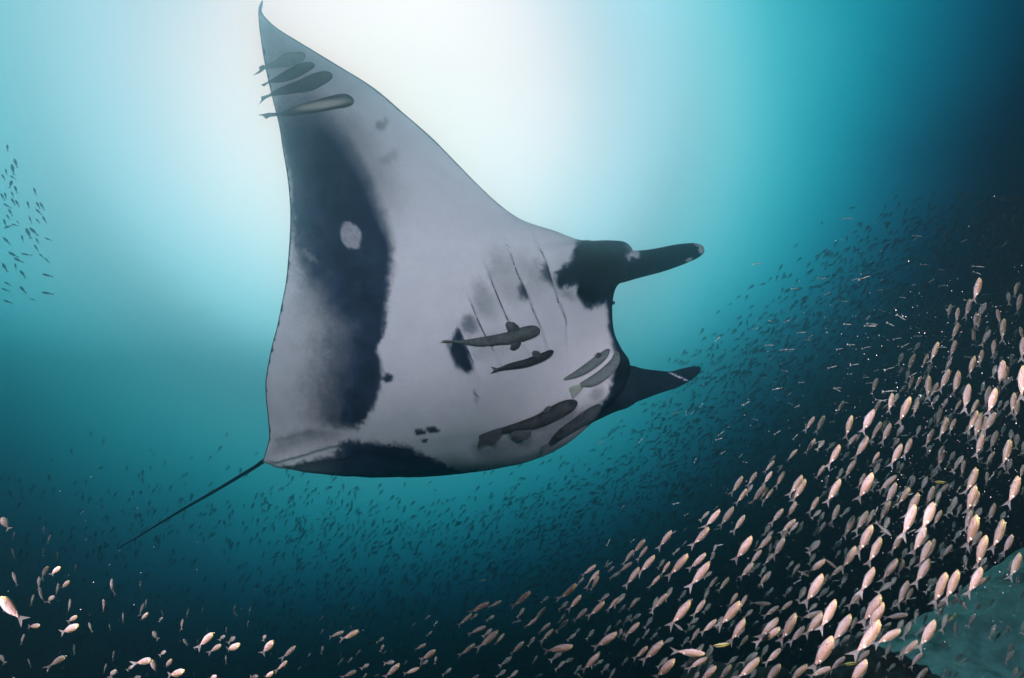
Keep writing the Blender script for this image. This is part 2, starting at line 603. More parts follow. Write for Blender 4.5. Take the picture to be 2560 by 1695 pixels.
def build_manta():
    S = np.array(ST, float)
    # parametrise by travelled distance so that rows are even
    step = np.maximum(np.hypot(np.diff(S[:, 0]), np.diff(S[:, 1])), np.hypot(np.diff(S[:, 3]), np.diff(S[:, 4])) * 0.8) + np.abs(np.diff(S[:, 2])) * 260
    U = np.concatenate([[0], np.cumsum(np.maximum(step, 4))])
    NT, NS = 380, 210
    u = np.linspace(0, U[-1], NT)
    cols = [spline(S[:, k], u, U) for k in range(9)]
    te = cam3(cols[0], cols[1], cols[2])
    le = cam3(cols[3], cols[4], cols[5])
    hb, hd, turn = np.maximum(cols[6], .001), np.maximum(cols[7], .001), np.radians(cols[8])
    s = 0.5 - 0.5 * np.cos(np.linspace(0, math.pi, NS))
    s = 0.75 * np.linspace(0, 1, NS) + 0.25 * s
    # rounded snout on the body, a keel set further back on the far wing
    kk = smooth01((np.degrees(turn) - 45) / 40)[:, None]
    ea, eb = 0.9 - 0.25 * kk, 0.55 - 0.05 * kk
    prof = s[None, :] ** ea * (1 - s)[None, :] ** eb
    prof = prof / prof.max(axis=1, keepdims=True)
    base = te[:, None, :] * (1 - s)[None, :, None] + le[:, None, :] * s[None, :, None]
    nb = np.stack([np.zeros(NT), -np.sin(turn), -np.cos(turn)], -1)      # belly side
    belly = base + nb[:, None, :] * (hb[:, None] * prof)[..., None]
    back = base - nb[:, None, :] * (hd[:, None] * prof)[..., None]
    W = to_world(belly)
    px, py = to_px(W)
    # relief: gill flaps step down at every slit, keels run towards the tail
    rel = np.zeros(px.shape)
    for g in GILLS:
        d, sd = seg_dist(px, py, g)
        rel += np.where(sd < 0, 0.026 * np.exp(-d / 18.0), -0.010 * np.exp(-d / 5.0))
    for pts, w, hgt in (([(655, 1152), (700, 1141), (760, 1124), (820, 1107), (866, 1097)], 9, .030), ([(690, 1096), (740, 1080), (785, 1066)], 9, .016), ([(690, 1165), (780, 1148), (862, 1140)], 9, .012)):
        d, sd = seg_dist(px, py, pts)
        rel += hgt * np.exp(-(d / w) ** 2) + np.where(sd > 0, 0.4, 0.0) * hgt * np.exp(-d / 26)
    rel += 0.006 * fbm(px, py, 0.011, 3)
    edge = smooth01(s / 0.05) * smooth01((1 - s) / 0.05)
    belly = belly + nb[:, None, :] * (rel * edge[None, :])[..., None]
    W = to_world(belly)
    px, py = to_px(W)
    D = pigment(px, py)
    # thin dark rim where the black back folds round the edges
    nz_ = fbm(px, py, 0.06, 3)
    chord = np.hypot(cols[3] - cols[0], cols[4] - cols[1])[:, None]
    dte = s[None, :] * chord
    dle = (1 - s)[None, :] * chord
    D = np.maximum(D, 0.95 * smooth01((3.6 + 3.5 * np.maximum(nz_, 0) * 1.5 - dte) / 2.5))
    wle = np.interp(u, [U[3], U[6], U[10], U[14]], [7, 11, 6, 4])[:, None]
    D = np.maximum(D, 0.85 * smooth01((wle + 2.5 * nz_ - dle) / 3.0))
    verts = W.reshape(-1, 3)
    WB = to_world(back[:, 1:-1, :])
    off = verts.shape[0]
    allv = np.concatenate([verts, WB.reshape(-1, 3)])
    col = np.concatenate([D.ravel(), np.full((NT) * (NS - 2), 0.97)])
    NB = NS - 2
    faces = []

    def bi(i, j):
        if j == 0:
            return i * NS
        if j == NS - 1:
            return i * NS + NS - 1
        return off + i * NB + j - 1
    for i in range(NT - 1):
        for j in range(NS - 1):
            faces.append((i * NS + j, (i + 1) * NS + j, (i + 1) * NS + j + 1, i * NS + j + 1))
            faces.append((bi(i, j), bi(i, j + 1), bi(i + 1, j + 1), bi(i + 1, j)))
    faces.append(tuple([j for j in range(NS)] + [bi(0, j) for j in range(NS - 2, 0, -1)]))
    faces.append(tuple([(NT - 1) * NS + j for j in range(NS - 1, -1, -1)] + [bi(NT - 1, j) for j in range(1, NS - 1)]))
    return allv, faces, col


def skin_material(name, light=(0.72, 0.69, 0.73), dark=(0.005, 0.011, 0.015)):
    m, t, b = material(name)
    a = nd(t, 'ShaderNodeAttribute', attribute_name='pigment')
    n = tex_noise(t, 55.0, 4, 0.7)
    n3 = tex_noise(t, 9.0, 5, 0.6)
    k = math_node(t, 'MULTIPLY_ADD', n.outputs['Fac'], 0.22)
    t.nodes[-1].inputs[2].default_value = -0.11
    # noise works on the half tones only
    inv = math_node(t, 'SUBTRACT', 1.0, a.outputs['Fac'])
    mid = math_node(t, 'MULTIPLY', a.outputs['Fac'], inv)
    mid = math_node(t, 'MULTIPLY_ADD', mid, 4.0)
    t.nodes[-1].inputs[2].default_value = 0.12
    k = math_node(t, 'MULTIPLY', k, mid)
    f = math_node(t, 'ADD', a.outputs['Fac'], k, clamp=True)
    mixm = tuple(0.32 * l + 0.68 * d for l, d in zip(light, dark))
    r = ramp(t, [(0.0, light), (0.22, tuple(0.72 * l + .28 * d for l, d in zip(light, dark))), (0.55, (0.165, 0.180, 0.215)), (0.82, (0.032, 0.057, 0.100)), (1.0, dark)], f)
    mot = ramp(t, [(0.30, (0.93, 0.93, 0.95)), (0.62, (1, 1, 1))], n3.outputs['Fac'])
    c = mixcol(t, 1.0, r.outputs[0], mot.outputs[0], 'MULTIPLY')
    ng = tex_noise(t, 140.0, 3, 0.7)
    gr = ramp(t, [(0.32, (0.86, 0.86, 0.87)), (0.66, (1.06, 1.06, 1.05))], ng.outputs['Fac'])
    c = mixcol(t, 1.0, c, gr.outputs[0], 'MULTIPLY')
    # tiny freckles
    v = nd(t, 'ShaderNodeTexVoronoi')
    v.inputs['Scale'].default_value = 26.0
    tcn = nd(t, 'ShaderNodeTexCoord')
    t.links.new(tcn.outputs['Object'], v.inputs['Vector'])
    fr = ramp(t, [(0.05, (0.55, 0.55, 0.6)), (0.13, (1, 1, 1))], v.outputs['Distance'])
    gate = ramp(t, [(0.52, (0, 0, 0)), (0.62, (1, 1, 1))], n3.outputs['Fac'])
    c = mixcol(t, gate.outputs[0], c, mixcol(t, 1.0, c, fr.outputs[0], 'MULTIPLY'))
    t.links.new(c, b.inputs['Base Color'])
    b.inputs['Roughness'].default_value = 0.72
    b.inputs['Specular IOR Level'].default_value = 0.10
    bump(t, b, n.outputs['Fac'], 0.25, 0.006)
    return m


SKIN = skin_material('manta_skin')


def add_attr(o, name, values):
    at_ = o.data.attributes.new(name, 'FLOAT', 'POINT')
    at_.data.foreach_set('value', np.asarray(values, np.float32))


MORIGIN = at(1150, 850, 3.4)
manta = empty('manta_ray', MORIGIN)
tag(manta, 'huge manta ray showing its white belly with a dark band, one wing raised', 'manta ray')
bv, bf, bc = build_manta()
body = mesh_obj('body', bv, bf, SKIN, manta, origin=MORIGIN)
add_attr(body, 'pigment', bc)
BVH = BVHTree.FromPolygons([Vector(v) for v in bv], bf)


def skin_depth(px, py, default):
    hit = BVH.ray_cast(CAM, ray(px, py).normalized())
    if hit[0] is None:
        return default
    return (hit[0] - CAM).dot(FWD)


def loft(rings, cap=True):
    verts, faces = [], []
    n = len(rings[0])
    for r in rings:
        verts.extend(r)
    for i in range(len(rings) - 1):
        for j in range(n):
            a, b_ = i * n + j, i * n + (j + 1) % n
            faces.append((a, b_, b_ + n, a + n))
    if cap:
        faces.append(tuple(range(n - 1, -1, -1)))
        k = (len(rings) - 1) * n
        faces.append(tuple(k + j for j in range(n)))
    return verts, faces


def tube_px(pts, nseg, nring, thick=1.0, lift=0.0):
    """tapering body along photograph points (px, py, half width px, depth); returns verts, faces, and (i, j) layout"""
    P = np.array(pts, float)
    U = np.concatenate([[0], np.cumsum(np.hypot(np.diff(P[:, 0]), np.diff(P[:, 1])) + 1e-6)])
    u = np.linspace(0, U[-1], nseg)
    x, y, w, d = [spline(P[:, k], u, U) for k in range(4)]
    w = np.maximum(w, 0.2)
    C = to_world(cam3(x, y, d - lift))
    T = np.gradient(C, axis=0)
    T /= np.linalg.norm(T, axis=1, keepdims=True)
    V = C - CAMN
    V /= np.linalg.norm(V, axis=1, keepdims=True)
    Sd = np.cross(T, V)
    Sd /= np.linalg.norm(Sd, axis=1, keepdims=True)
    Nn = np.cross(Sd, T)
    Nn *= np.sign(np.sum(Nn * -V, axis=1, keepdims=True))
    rw = w / F * d
    rings = []
    for i in range(nseg):
        ring = []
        for j in range(nring):
            a = 2 * math.pi * j / nring
            ring.append(C[i] + Sd[i] * rw[i] * math.cos(a) + Nn[i] * rw[i] * thick * math.sin(a))
        rings.append(ring)
    return loft(rings)


def build_horn(pts, thick, whites, label=None):
    v, f = tube_px(pts, 70, 40, thick)
    o = mesh_obj('cephalic_fin', v, f, SKIN, manta, origin=MORIGIN)
    px, py = to_px(np.array([tuple(q) for q in v]))
    n2 = fbm(px, py, 0.09, 3)
    D = np.full(px.shape, 0.97)
    for cx, cy, rx, ry, an, k in whites:
        w = blob(px + 3 * n2, py + 3 * n2, cx, cy, rx, ry, an, .22)
        D = D * (1 - w * k)
    add_attr(o, 'pigment', np.clip(D + .02 * n2, 0, 1))
    if label:
        o['label'] = label
    return o


build_horn([(1478, 674, 22, 3.68), (1512, 669, 36, 3.61), (1545, 666, 42, 3.59), (1575, 663, 37.5, 3.61), (1605, 659, 33, 3.65), (1645, 651, 30.5, 3.72), (1690, 639, 27.5, 3.80), (1725, 630, 22.5, 3.88), (1745, 625.5, 17, 3.93), (1757, 623, 9, 3.96), (1760, 622, 1.5, 3.97)],
           0.5, [(1584, 630, 20, 11, 42, .85), (1572, 640, 8, 12, 10, .7), (1755, 621, 9, 13, 20, .9), (1744, 612, 10, 5, 20, .8), (1722, 650, 10, 3, -35, .8)], 'upper head fin with white tip')
build_horn([(1385, 1092, 14, 3.84), (1440, 1050, 24, 3.78), (1495, 1008, 38, 3.70), (1532, 978, 52, 3.63), (1570, 962, 50, 3.60), (1605, 959, 39, 3.64), (1640, 955, 30, 3.70), (1680, 950, 22, 3.78), (1710, 939, 18.5, 3.85), (1735, 928, 13, 3.90), (1747, 922, 7, 3.93), (1751, 920, 1.5, 3.95)],
           0.5, [(1697, 942, 28, 2.2, 24, .85)], 'lower head fin with a thin pale fold line')

# the whip tail
tv, tf = tube_px([(690, 1140, 4.5, 3.27), (662, 1151, 5.0, 3.26), (640, 1166, 4.6, 3.30), (600, 1190, 4.2, 3.42), (540, 1226, 3.7, 3.65), (470, 1266, 3.0, 3.95), (400, 1308, 2.3, 4.35), (340, 1345, 1.6, 4.8), (300, 1368, 1.1, 5.2), (292, 1374, .5, 5.3)], 90, 10, 0.9)
tail = mesh_obj('tail', tv, tf, SKIN, manta, origin=MORIGIN)
add_attr(tail, 'pigment', np.full(len(tv), .97))

# gill slits: dark sunken slots lying just in the skin, widest in the middle
m_, t_, b_ = material('gill_slot')
b_.inputs['Base Color'].default_value = (0.055, 0.06, 0.075, 1)
b_.inputs['Roughness'].default_value = 0.8
GILL = m_
for g in GILLS:
    P = np.array(g, float)
    U = np.concatenate([[0], np.cumsum(np.hypot(np.diff(P[:, 0]), np.diff(P[:, 1])))])
    frac = 0.92 if g is GILLS[0] else 0.85
    uu = np.linspace(U[-1] * 0.02, U[-1] * frac, 26)
    x, y = spline(P[:, 0], uu, U), spline(P[:, 1], uu, U)
    tx, ty = np.gradient(x), np.gradient(y)
    ln = np.hypot(tx, ty)
    nx, ny = -ty / ln, tx / ln
    verts, faces = [], []
    for i in range(len(x)):
        w = 1.35 * math.sin(math.pi * (i + 0.6) / (len(x) + .2)) ** 0.6 + 0.15
        for k, dz in ((-1, 0.0), (0, 0.004), (1, 0.0)):
            qx, qy = x[i] + nx[i] * w * k, y[i] + ny[i] * w * k
            dd = skin_depth(qx, qy, 3.3)
            verts.append(at(qx, qy, dd - 0.004 + dz * 0.5))
    for i in range(len(x) - 1):
        for k in range(2):
            a = i * 3 + k
            faces.append((a, a + 1, a + 4, a + 3))
    mesh_obj('gill_slit', verts, faces, GILL, manta, origin=MORIGIN)

# eye bulges at the sides of the head
def ball(name, c, r, mat, parent, origin, sq=(1, 1, 1), seg=16):
    bm = bmesh.new()
    bmesh.ops.create_uvsphere(bm, u_segments=seg, v_segments=seg // 2, radius=r)
    for v in bm.verts:
        v.co = Vector((v.co.x * sq[0], v.co.y * sq[1], v.co.z * sq[2]))
    me = bpy.data.meshes.new(name)
    bm.to_mesh(me)
    bm.free()
    me.polygons.foreach_set('use_smooth', [True] * len(me.polygons))
    me.materials.append(mat)
    o = bpy.data.objects.new(name, me)
    COL.objects.link(o)
    o.parent = parent
    o.location = Vector(c) - origin
    return o


m_, t_, b_ = material('wet_black_eye')
b_.inputs['Base Color'].default_value = (0.012, 0.02, 0.02, 1)
b_.inputs['Roughness'].default_value = 0.25
EYEM = m_
ball('eye', at(1467, 607, 3.60), 0.026, EYEM, manta, MORIGIN, (1.5, 1, .75))
ball('eye', at(1533, 757, 3.44), 0.013, EYEM, manta, MORIGIN)


# ------------------------------------------------------------------ remoras
def remora_material(name, c_dark, c_light):
    m, t, b = material(name)
    n = tex_noise(t, 40.0, 4, 0.65)
    r = ramp(t, [(0.3, c_dark), (0.7, c_light)], n.outputs['Fac'])
    a = nd(t, 'ShaderNodeAttribute', attribute_name='belly')
    c = mixcol(t, a.outputs['Fac'], r.outputs[0], (0.42, 0.37, 0.33))
    t.links.new(c, b.inputs['Base Color'])
    b.inputs['Roughness'].default_value = 0.6
    b.inputs['Specular IOR Level'].default_value = 0.2
    bump(t, b, n.outputs['Fac'], 0.3, 0.004)
    return m


REM_DARK = remora_material('remora_dark', (0.008, 0.013, 0.016), (0.055, 0.066, 0.070))
REM_GREY = remora_material('remora_grey', (0.036, 0.047, 0.054), (0.16, 0.172, 0.168))
REM_FAINT = remora_material('remora_faint', (0.10, 0.125, 0.13), (0.19, 0.21, 0.205))
m_, t_, b_ = material('remora_fin')
b_.inputs['Base Color'].default_value = (0.10, 0.115, 0.10, 1)
b_.inputs['Roughness'].default_value = 0.6
n_ = tex_noise(t_, 90, 3)
r_ = ramp(t_, [(0.3, (0.026, 0.036, 0.042)), (0.7, (0.075, 0.088, 0.092))], n_.outputs['Fac'])
t_.links.new(r_.outputs[0], b_.inputs['Base Color'])
FIN = m_
m_, t_, b_ = material('remora_pale_fin')
n_ = tex_noise(t_, 60, 3)
r_ = ramp(t_, [(0.3, (0.20, 0.24, 0.20)), (0.7, (0.34, 0.38, 0.32))], n_.outputs['Fac'])
t_.links.new(r_.outputs[0], b_.inputs['Base Color'])
b_.inputs['Roughness'].default_value = 0.6
PALEFIN = m_


def fin_mesh(poly, depth_fn, thick, name, mat, parent, origin):
    """a thin curved fin: outline in photograph pixels, first point at the root, with real thickness"""
    c = np.mean(np.array(poly, float), axis=0)
    ring = []
    n = len(poly)
    for i in range(n):
        (x0, y0), (x1, y1) = poly[i], poly[(i + 1) % n]
        for k in (0, 0.5):
            ring.append((x0 + (x1 - x0) * k, y0 + (y1 - y0) * k))
    front = [at(x, y, depth_fn(x, y)) for x, y in ring]
    mid = [at(c[0] + (x - c[0]) * .55, c[1] + (y - c[1]) * .55, depth_fn(c[0] + (x - c[0]) * .55, c[1] + (y - c[1]) * .55) - thick * .7) for x, y in ring]
    midb = [at(c[0] + (x - c[0]) * .55, c[1] + (y - c[1]) * .55, depth_fn(c[0] + (x - c[0]) * .55, c[1] + (y - c[1]) * .55) + thick * .7) for x, y in ring]
    cc = at(c[0], c[1], depth_fn(c[0], c[1]) - thick)
    cb = at(c[0], c[1], depth_fn(c[0], c[1]) + thick)
    N = len(ring)
    verts = front + mid + midb + [cc, cb]
    faces = []
    for i in range(N):
        j = (i + 1) % N
        faces.append((i, j, N + j, N + i))
        faces.append((j, i, 2 * N + i, 2 * N + j))
        faces.append((N + i, N + j, 3 * N))
        faces.append((2 * N + j, 2 * N + i, 3 * N + 1))
    return mesh_obj(name, verts, faces, mat, parent, smooth=False, origin=origin)


def remora(path, label, mat, fins, tailp, tail_mat=None, lift_k=0.55, belly=None, group=None, ddef=4.2):
    """path: (px, py, half width) head to tail on the skin; fins / tailp: outlines in pixels"""
    depths = []
    last = None
    for x, y, w in path:
        d = skin_depth(x, y, None)
        if d is None:
            d = last if last is not None else ddef
        last = d
        depths.append(d)
    pts = []
    for (x, y, w), d in zip(path, depths):
        pts.append((x, y, w, d - lift_k * w / F * d - 0.006))
    org = at(pts[0][0], pts[0][1], pts[0][3])
    root = empty('remora', org)
    tag(root, label, 'remora', group)
    v, f = tube_px(pts, 60, 20, 0.5)
    o = mesh_obj('body', v, f, mat, root, origin=org)
    bl = np.zeros(len(v))
    if belly:
        qx, qy = to_px(np.array([tuple(q) for q in v]))
        for a in belly:
            bl = np.maximum(bl, a[6] * blob(qx, qy, *a[:6]))
    add_attr(o, 'belly', bl)
    xs = np.array([p[0] for p in pts])
    ds = np.array([p[3] for p in pts])
    order = np.argsort(xs)
    dfn = lambda x, y: float(np.interp(x, xs[order], ds[order]))
    for poly in fins:
        fin_mesh(poly, lambda x, y: dfn(x, y) - 0.012, 0.004, 'pectoral_fin', FIN, root, org)
    if tailp:
        fin_mesh(tailp, lambda x, y: dfn(x, y) + 0.002, 0.004, 'tail_fin', tail_mat or FIN, root, org)
    # sucker ridge on the head, eye
    hx, hy, hw = path[1]
    ball('eye', at(path[0][0] * .45 + hx * .55 + hw * .15, path[0][1] * .45 + hy * .55 + hw * .62, pts[1][3] - hw / F * pts[1][3] * .45), max(0.0035, hw / F * 3.4 * 0.13), EYEM, root, org, seg=10)
    return root


def zz(pts, x0, y0, k):
    return [(x0 + p[0] / k, y0 + p[1] / k) + tuple(q / k for q in p[2:]) for p in pts]


z4 = (1080, 780, 3.383)
z5 = (1160, 960, 5.6)
z1 = (600, 0, 3.734)
RG = 'remoras riding on the manta ray'
remora(zz([(912, 150, 8), (895, 155, 34), (850, 163, 52), (770, 185, 58), (680, 212, 53), (560, 232, 44), (450, 247, 40), (360, 255, 32), (280, 254, 20), (200, 250, 11), (110, 250, 6)], *z4),
       'grey remora with two spread fins lying across the gill slits', REM_GREY,
       [zz([(745, 165), (735, 120), (690, 85), (635, 80), (618, 105), (640, 150), (700, 180)], *z4), zz([(720, 240), (757, 262), (735, 300), (690, 320), (658, 305), (670, 270)], *z4)],
       zz([(190, 252), (130, 236), (70, 243), (110, 250), (60, 262), (140, 264)], *z4), group=RG)
remora(zz([(1026, 328, 7), (1010, 338, 22), (960, 368, 33), (890, 398, 36), (800, 430, 34), (720, 448, 31), (650, 462, 25), (600, 476, 17), (560, 488, 14)], *z4),
       'small dark slim remora just below the grey one at the gill slits', REM_DARK,
       [zz([(925, 365), (905, 330), (860, 325), (843, 345), (858, 380), (890, 392)], *z4)],
       zz([(580, 486), (545, 472), (495, 462), (525, 490), (495, 522), (550, 508)], *z4), group=RG)
remora(zz([(1500, 315, 7), (1485, 330, 22), (1440, 378, 36), (1380, 425, 40), (1300, 482, 38), (1220, 526, 28), (1150, 556, 16), (1115, 570, 7)], *z4),
       'grey remora beside the mouth, upper of two side by side', REM_FAINT,
       [zz([(1440, 365), (1420, 342), (1392, 345), (1384, 375), (1400, 398), (1430, 392)], *z4)], None, group=RG)
remora(zz([(1555, 332, 9), (1562, 360, 26), (1545, 425, 40), (1480, 500, 48), (1410, 555, 48), (1340, 590, 40), (1290, 605, 26), (1262, 618, 22)], *z4),
       'grey remora beside the mouth with a pale greenish forked tail', REM_FAINT,
       [zz([(1560, 345), (1580, 360), (1576, 420), (1556, 450), (1545, 400)], *z4)],
       zz([(1295, 600), (1210, 622), (1105, 632), (1165, 668), (1196, 735), (1240, 690), (1285, 640)], *z4), PALEFIN, group=RG)
remora(zz([(1577, 238, 12), (1560, 255, 45), (1500, 292, 84), (1380, 350, 106), (1230, 428, 104), (1060, 510, 92), (880, 570, 78), (720, 612, 62), (600, 640, 50), (530, 655, 42)], *z5),
       'big nearly black remora along the lower belly with a broad tail', REM_DARK,
       [zz([(1220, 310), (1180, 305), (1120, 350), (1118, 395), (1200, 400)], *z5), zz([(950, 640), (935, 730), (870, 790), (760, 780), (640, 720), (700, 640)], *z5)],
       zz([(570, 620), (420, 590), (115, 555), (200, 640), (210, 780), (180, 900), (330, 820), (420, 850), (540, 700)], *z5), group=RG)
remora(zz([(1925, 300, 14), (1890, 320, 50), (1790, 400, 96), (1660, 490, 98), (1520, 580, 90), (1400, 660, 82), (1310, 735, 70), (1250, 800, 52), (1210, 840, 40)], *z5),
       'dark remora hanging at the lower rim behind the lower head fin', REM_DARK,
       [zz([(1690, 380), (1620, 375), (1568, 420), (1600, 480), (1690, 470)], *z5)],
       zz([(1270, 800), (1160, 790), (920, 838), (1060, 870), (1100, 950), (1125, 1015), (1190, 930), (1240, 850)], *z5), group=RG)
remora(zz([(602, 500, 8), (590, 512, 26), (530, 543, 52), (440, 566, 58), (350, 596, 36), (280, 616, 22), (225, 632, 14)], *z1),
       'faint grey remora nearest the raised wing tip', REM_FAINT, [],
       zz([(245, 620), (215, 604), (175, 625), (182, 655), (118, 706), (190, 680), (235, 645)], *z1), group=RG)
remora(zz([(692, 598, 8), (680, 606, 24), (620, 626, 42), (530, 668, 50), (430, 715, 42), (345, 745, 26), (280, 762, 12), (262, 770, 9)], *z1),
       'dark remora second from the wing tip', REM_DARK, [],
       zz([(280, 755), (240, 772), (192, 792), (225, 808), (250, 788), (275, 772)], *z1), group=RG)
remora(zz([(856, 690, 10), (840, 700, 34), (770, 728, 56), (660, 775, 64), (560, 808, 52), (450, 835, 40), (360, 860, 28), (290, 885, 15)], *z1),
       'blackish stout remora third from the wing tip', REM_DARK, [zz([(560, 840), (600, 860), (640, 850), (620, 830)], *z1)],
       zz([(300, 862), (260, 885), (195, 902), (200, 935), (170, 982), (235, 925), (295, 895)], *z1), group=RG)
remora(zz([(1058, 928, 10), (1040, 934, 40), (970, 942, 62), (860, 962, 60), (720, 995, 54), (580, 1024, 44), (470, 1050, 30), (390, 1066, 20), (330, 1072, 12)], *z1),
       'remora with a pale streaked underside, fourth from the wing tip', REM_DARK, [zz([(830, 985), (740, 975), (720, 965), (760, 945), (830, 935)], *z1)],
       zz([(345, 1052), (270, 1052), (160, 1076), (215, 1082), (242, 1112), (280, 1092), (340, 1084)], *z1), belly=[(765 + 40, 262, 60, 9, -9, .5, .8)], group=RG)

# ------------------------------------------------------------------ the school of small reef fish
def reef_fish_material():
    m, t, b = material('reef_fish_scales')
    tcn = nd(t, 'ShaderNodeTexCoord')
    sp = nd(t, 'ShaderNodeSeparateXYZ')
    t.links.new(tcn.outputs['Object'], sp.inputs[0])
    z = math_node(t, 'MULTIPLY_ADD', sp.outputs['Z'], 3.7)
    t.nodes[-1].inputs[2].default_value = 0.5
    body_ = ramp(t, [(0.05, (0.70, 0.60, 0.62)), (0.36, (0.58, 0.41, 0.39)), (0.60, (0.49, 0.31, 0.25)), (0.80, (0.25, 0.16, 0.085)), (1.0, (0.10, 0.08, 0.04))], z)
    # olive yellow head
    hx = nd(t, 'ShaderNodeMapRange', interpolation_type='SMOOTHSTEP')
    hx.inputs['From Min'].default_value = 0.28
    hx.inputs['From Max'].default_value = 0.48
    hv = math_node(t, 'MULTIPLY_ADD', sp.outputs['Z'], 0.9)
    t.links.new(sp.outputs['X'], t.nodes[-1].inputs[2])
    t.links.new(hv, hx.inputs['Value'])
    c = mixcol(t, math_node(t, 'MULTIPLY', hx.outputs[0], 0.75), body_.outputs[0], (0.52, 0.40, 0.14))
    # scale rows
    vo = nd(t, 'ShaderNodeTexVoronoi')
    vo.inputs['Scale'].default_value = 26.0
    mp = nd(t, 'ShaderNodeMapping')
    mp.inputs['Scale'].default_value = (1.0, 0.4, 1.5)
    t.links.new(tcn.outputs['Object'], mp.inputs['Vector'])
    t.links.new(mp.outputs[0], vo.inputs['Vector'])
    sc_ = ramp(t, [(0.0, (1, 1, 1)), (0.55, (0.86, 0.84, 0.84)), (0.8, (0.66, 0.62, 0.6))], vo.outputs['Distance'])
    c = mixcol(t, 0.75, c, mixcol(t, 1.0, c, sc_.outputs[0], 'MULTIPLY'))

    def spot(x, zz_, r0, r1):
        cx = math_node(t, 'SUBTRACT', sp.outputs['X'], x)
        cz = math_node(t, 'SUBTRACT', sp.outputs['Z'], zz_)
        d = math_node(t, 'SQRT', math_node(t, 'ADD', math_node(t, 'MULTIPLY', cx, cx), math_node(t, 'MULTIPLY', cz, cz)))
        mr = nd(t, 'ShaderNodeMapRange')
        mr.inputs['From Min'].default_value = r1
        mr.inputs['From Max'].default_value = r0
        t.links.new(d, mr.inputs['Value'])
        return mr.outputs[0]
    c = mixcol(t, spot(0.235, -0.035, 0.013, 0.020), c, (0.01, 0.01, 0.012))
    c = mixcol(t, spot(-0.30, 0.050, 0.026, 0.038), c, (0.98, 0.94, 0.74))
    oi = nd(t, 'ShaderNodeObjectInfo')
    rr = ramp(t, [(0, (0.60, 0.62, 0.64)), (0.5, (0.92, 0.9, 0.88)), (1, (1.1, 1.04, 1.0))], oi.outputs['Random'])
    c = mixcol(t, 1.0, c, rr.outputs[0], 'MULTIPLY')
    t.links.new(c, b.inputs['Base Color'])
    b.inputs['Roughness'].default_value = 0.34
    b.inputs['Specular IOR Level'].default_value = 0.6
    bump(t, b, vo.outputs['Distance'], 0.45, 0.012)
    return m


SCALES = reef_fish_material()
m_, t_, b_ = material('reef_fish_fin')
b_.inputs['Base Color'].default_value = (0.30, 0.27, 0.27, 1)
b_.inputs['Roughness'].default_value = 0.5
tr_ = nd(t_, 'ShaderNodeBsdfTransparent')
ms_ = nd(t_, 'ShaderNodeMixShader')
ms_.inputs[0].default_value = 0.26
t_.links.new(tr_.outputs[0], ms_.inputs[1])
t_.links.new(b_.outputs[0], ms_.inputs[2])
t_.links.new(ms_.outputs[0], t_.nodes['Material Output'].inputs['Surface'])
FINM = m_
m_, t_, b_ = material('fish_eye')
tcn_ = nd(t_, 'ShaderNodeTexCoord')
sp_ = nd(t_, 'ShaderNodeVectorMath', operation='MULTIPLY')
sp_.inputs[1].default_value = (1, 0, 1)
t_.links.new(tcn_.outputs['Object'], sp_.inputs[0])
ln_ = nd(t_, 'ShaderNodeVectorMath', operation='LENGTH')
t_.links.new(sp_.outputs[0], ln_.inputs[0])
er_ = ramp(t_, [(0.0, (0.005, 0.005, 0.006)), (0.0145, (0.005, 0.005, 0.006)), (0.018, (0.92, 0.84, 0.50)), (0.04, (0.8, 0.70, 0.35))], ln_.outputs['Value'])
t_.links.new(er_.outputs[0], b_.inputs['Base Color'])
b_.inputs['Roughness'].default_value = 0.15
FEYE = m_


def fish_body_mesh(name, nx, nr, H=0.126, T=0.074, mat=None, bend=0.0):
    xs = [0, .02, .06, .12, .2, .3, .42, .55, .68, .8, .9, .96, 1.0]
    hs = [.05, .24, .44, .63, .81, .95, 1.0, .95, .80, .56, .34, .24, .22]
    ts = [.08, .30, .55, .78, .95, 1.0, .98, .88, .70, .48, .28, .16, .08]
    cz = [-.02, -.015, -.005, 0, .005, .008, .008, .006, .004, .002, 0, 0, 0]
    u = np.linspace(0, 1, nx) ** 1.15
    rings = []
    for q in u:
        h = np.interp(q, xs, hs) * H
        w = np.interp(q, xs, ts) * T
        c = np.interp(q, xs, cz)
        x = 0.5 - q
        yb = bend * (x - 0.1) ** 2
        ring = []
        for j in range(nr):
            a = 2 * math.pi * j / nr
            ca, sa = math.cos(a), math.sin(a)
            ring.append((x, yb + w * math.copysign(abs(ca) ** 0.9, ca), c + h * sa))
        rings.append(ring)
    v, f = loft(rings)
    me = bpy.data.meshes.new(name)
    me.from_pydata(v, [], f)
    me.polygons.foreach_set('use_smooth', [True] * len(me.polygons))
    me.materials.append(mat)
    return me


def plate_mesh(name, outline, mat, t0=0.006, y0=0.0, bend=0.0):
    """a thin fin in the x-z plane with a thicker root"""
    n = len(outline)
    c = np.mean(np.array(outline), axis=0)
    verts = [(x, y0 + bend * (x - .1) ** 2, z) for x, z in outline]
    verts += [(c[0], y0 + bend * (c[0] - .1) ** 2 + t0, c[1]), (c[0], y0 + bend * (c[0] - .1) ** 2 - t0, c[1])]
    faces = []
    for i in range(n):
        j = (i + 1) % n
        faces.append((i, j, n))
        faces.append((j, i, n + 1))
    me = bpy.data.meshes.new(name)
    me.from_pydata(verts, [], faces)
    me.materials.append(mat)
    return me


def eye_mesh():
    bm = bmesh.new()
    bmesh.ops.create_uvsphere(bm, u_segments=10, v_segments=6, radius=0.03)
    for v in bm.verts:
        v.co.y *= 0.5
    me = bpy.data.meshes.new('eye')
    bm.to_mesh(me)
    bm.free()
    me.polygons.foreach_set('use_smooth', [True] * len(me.polygons))
    me.materials.append(FEYE)
    return me


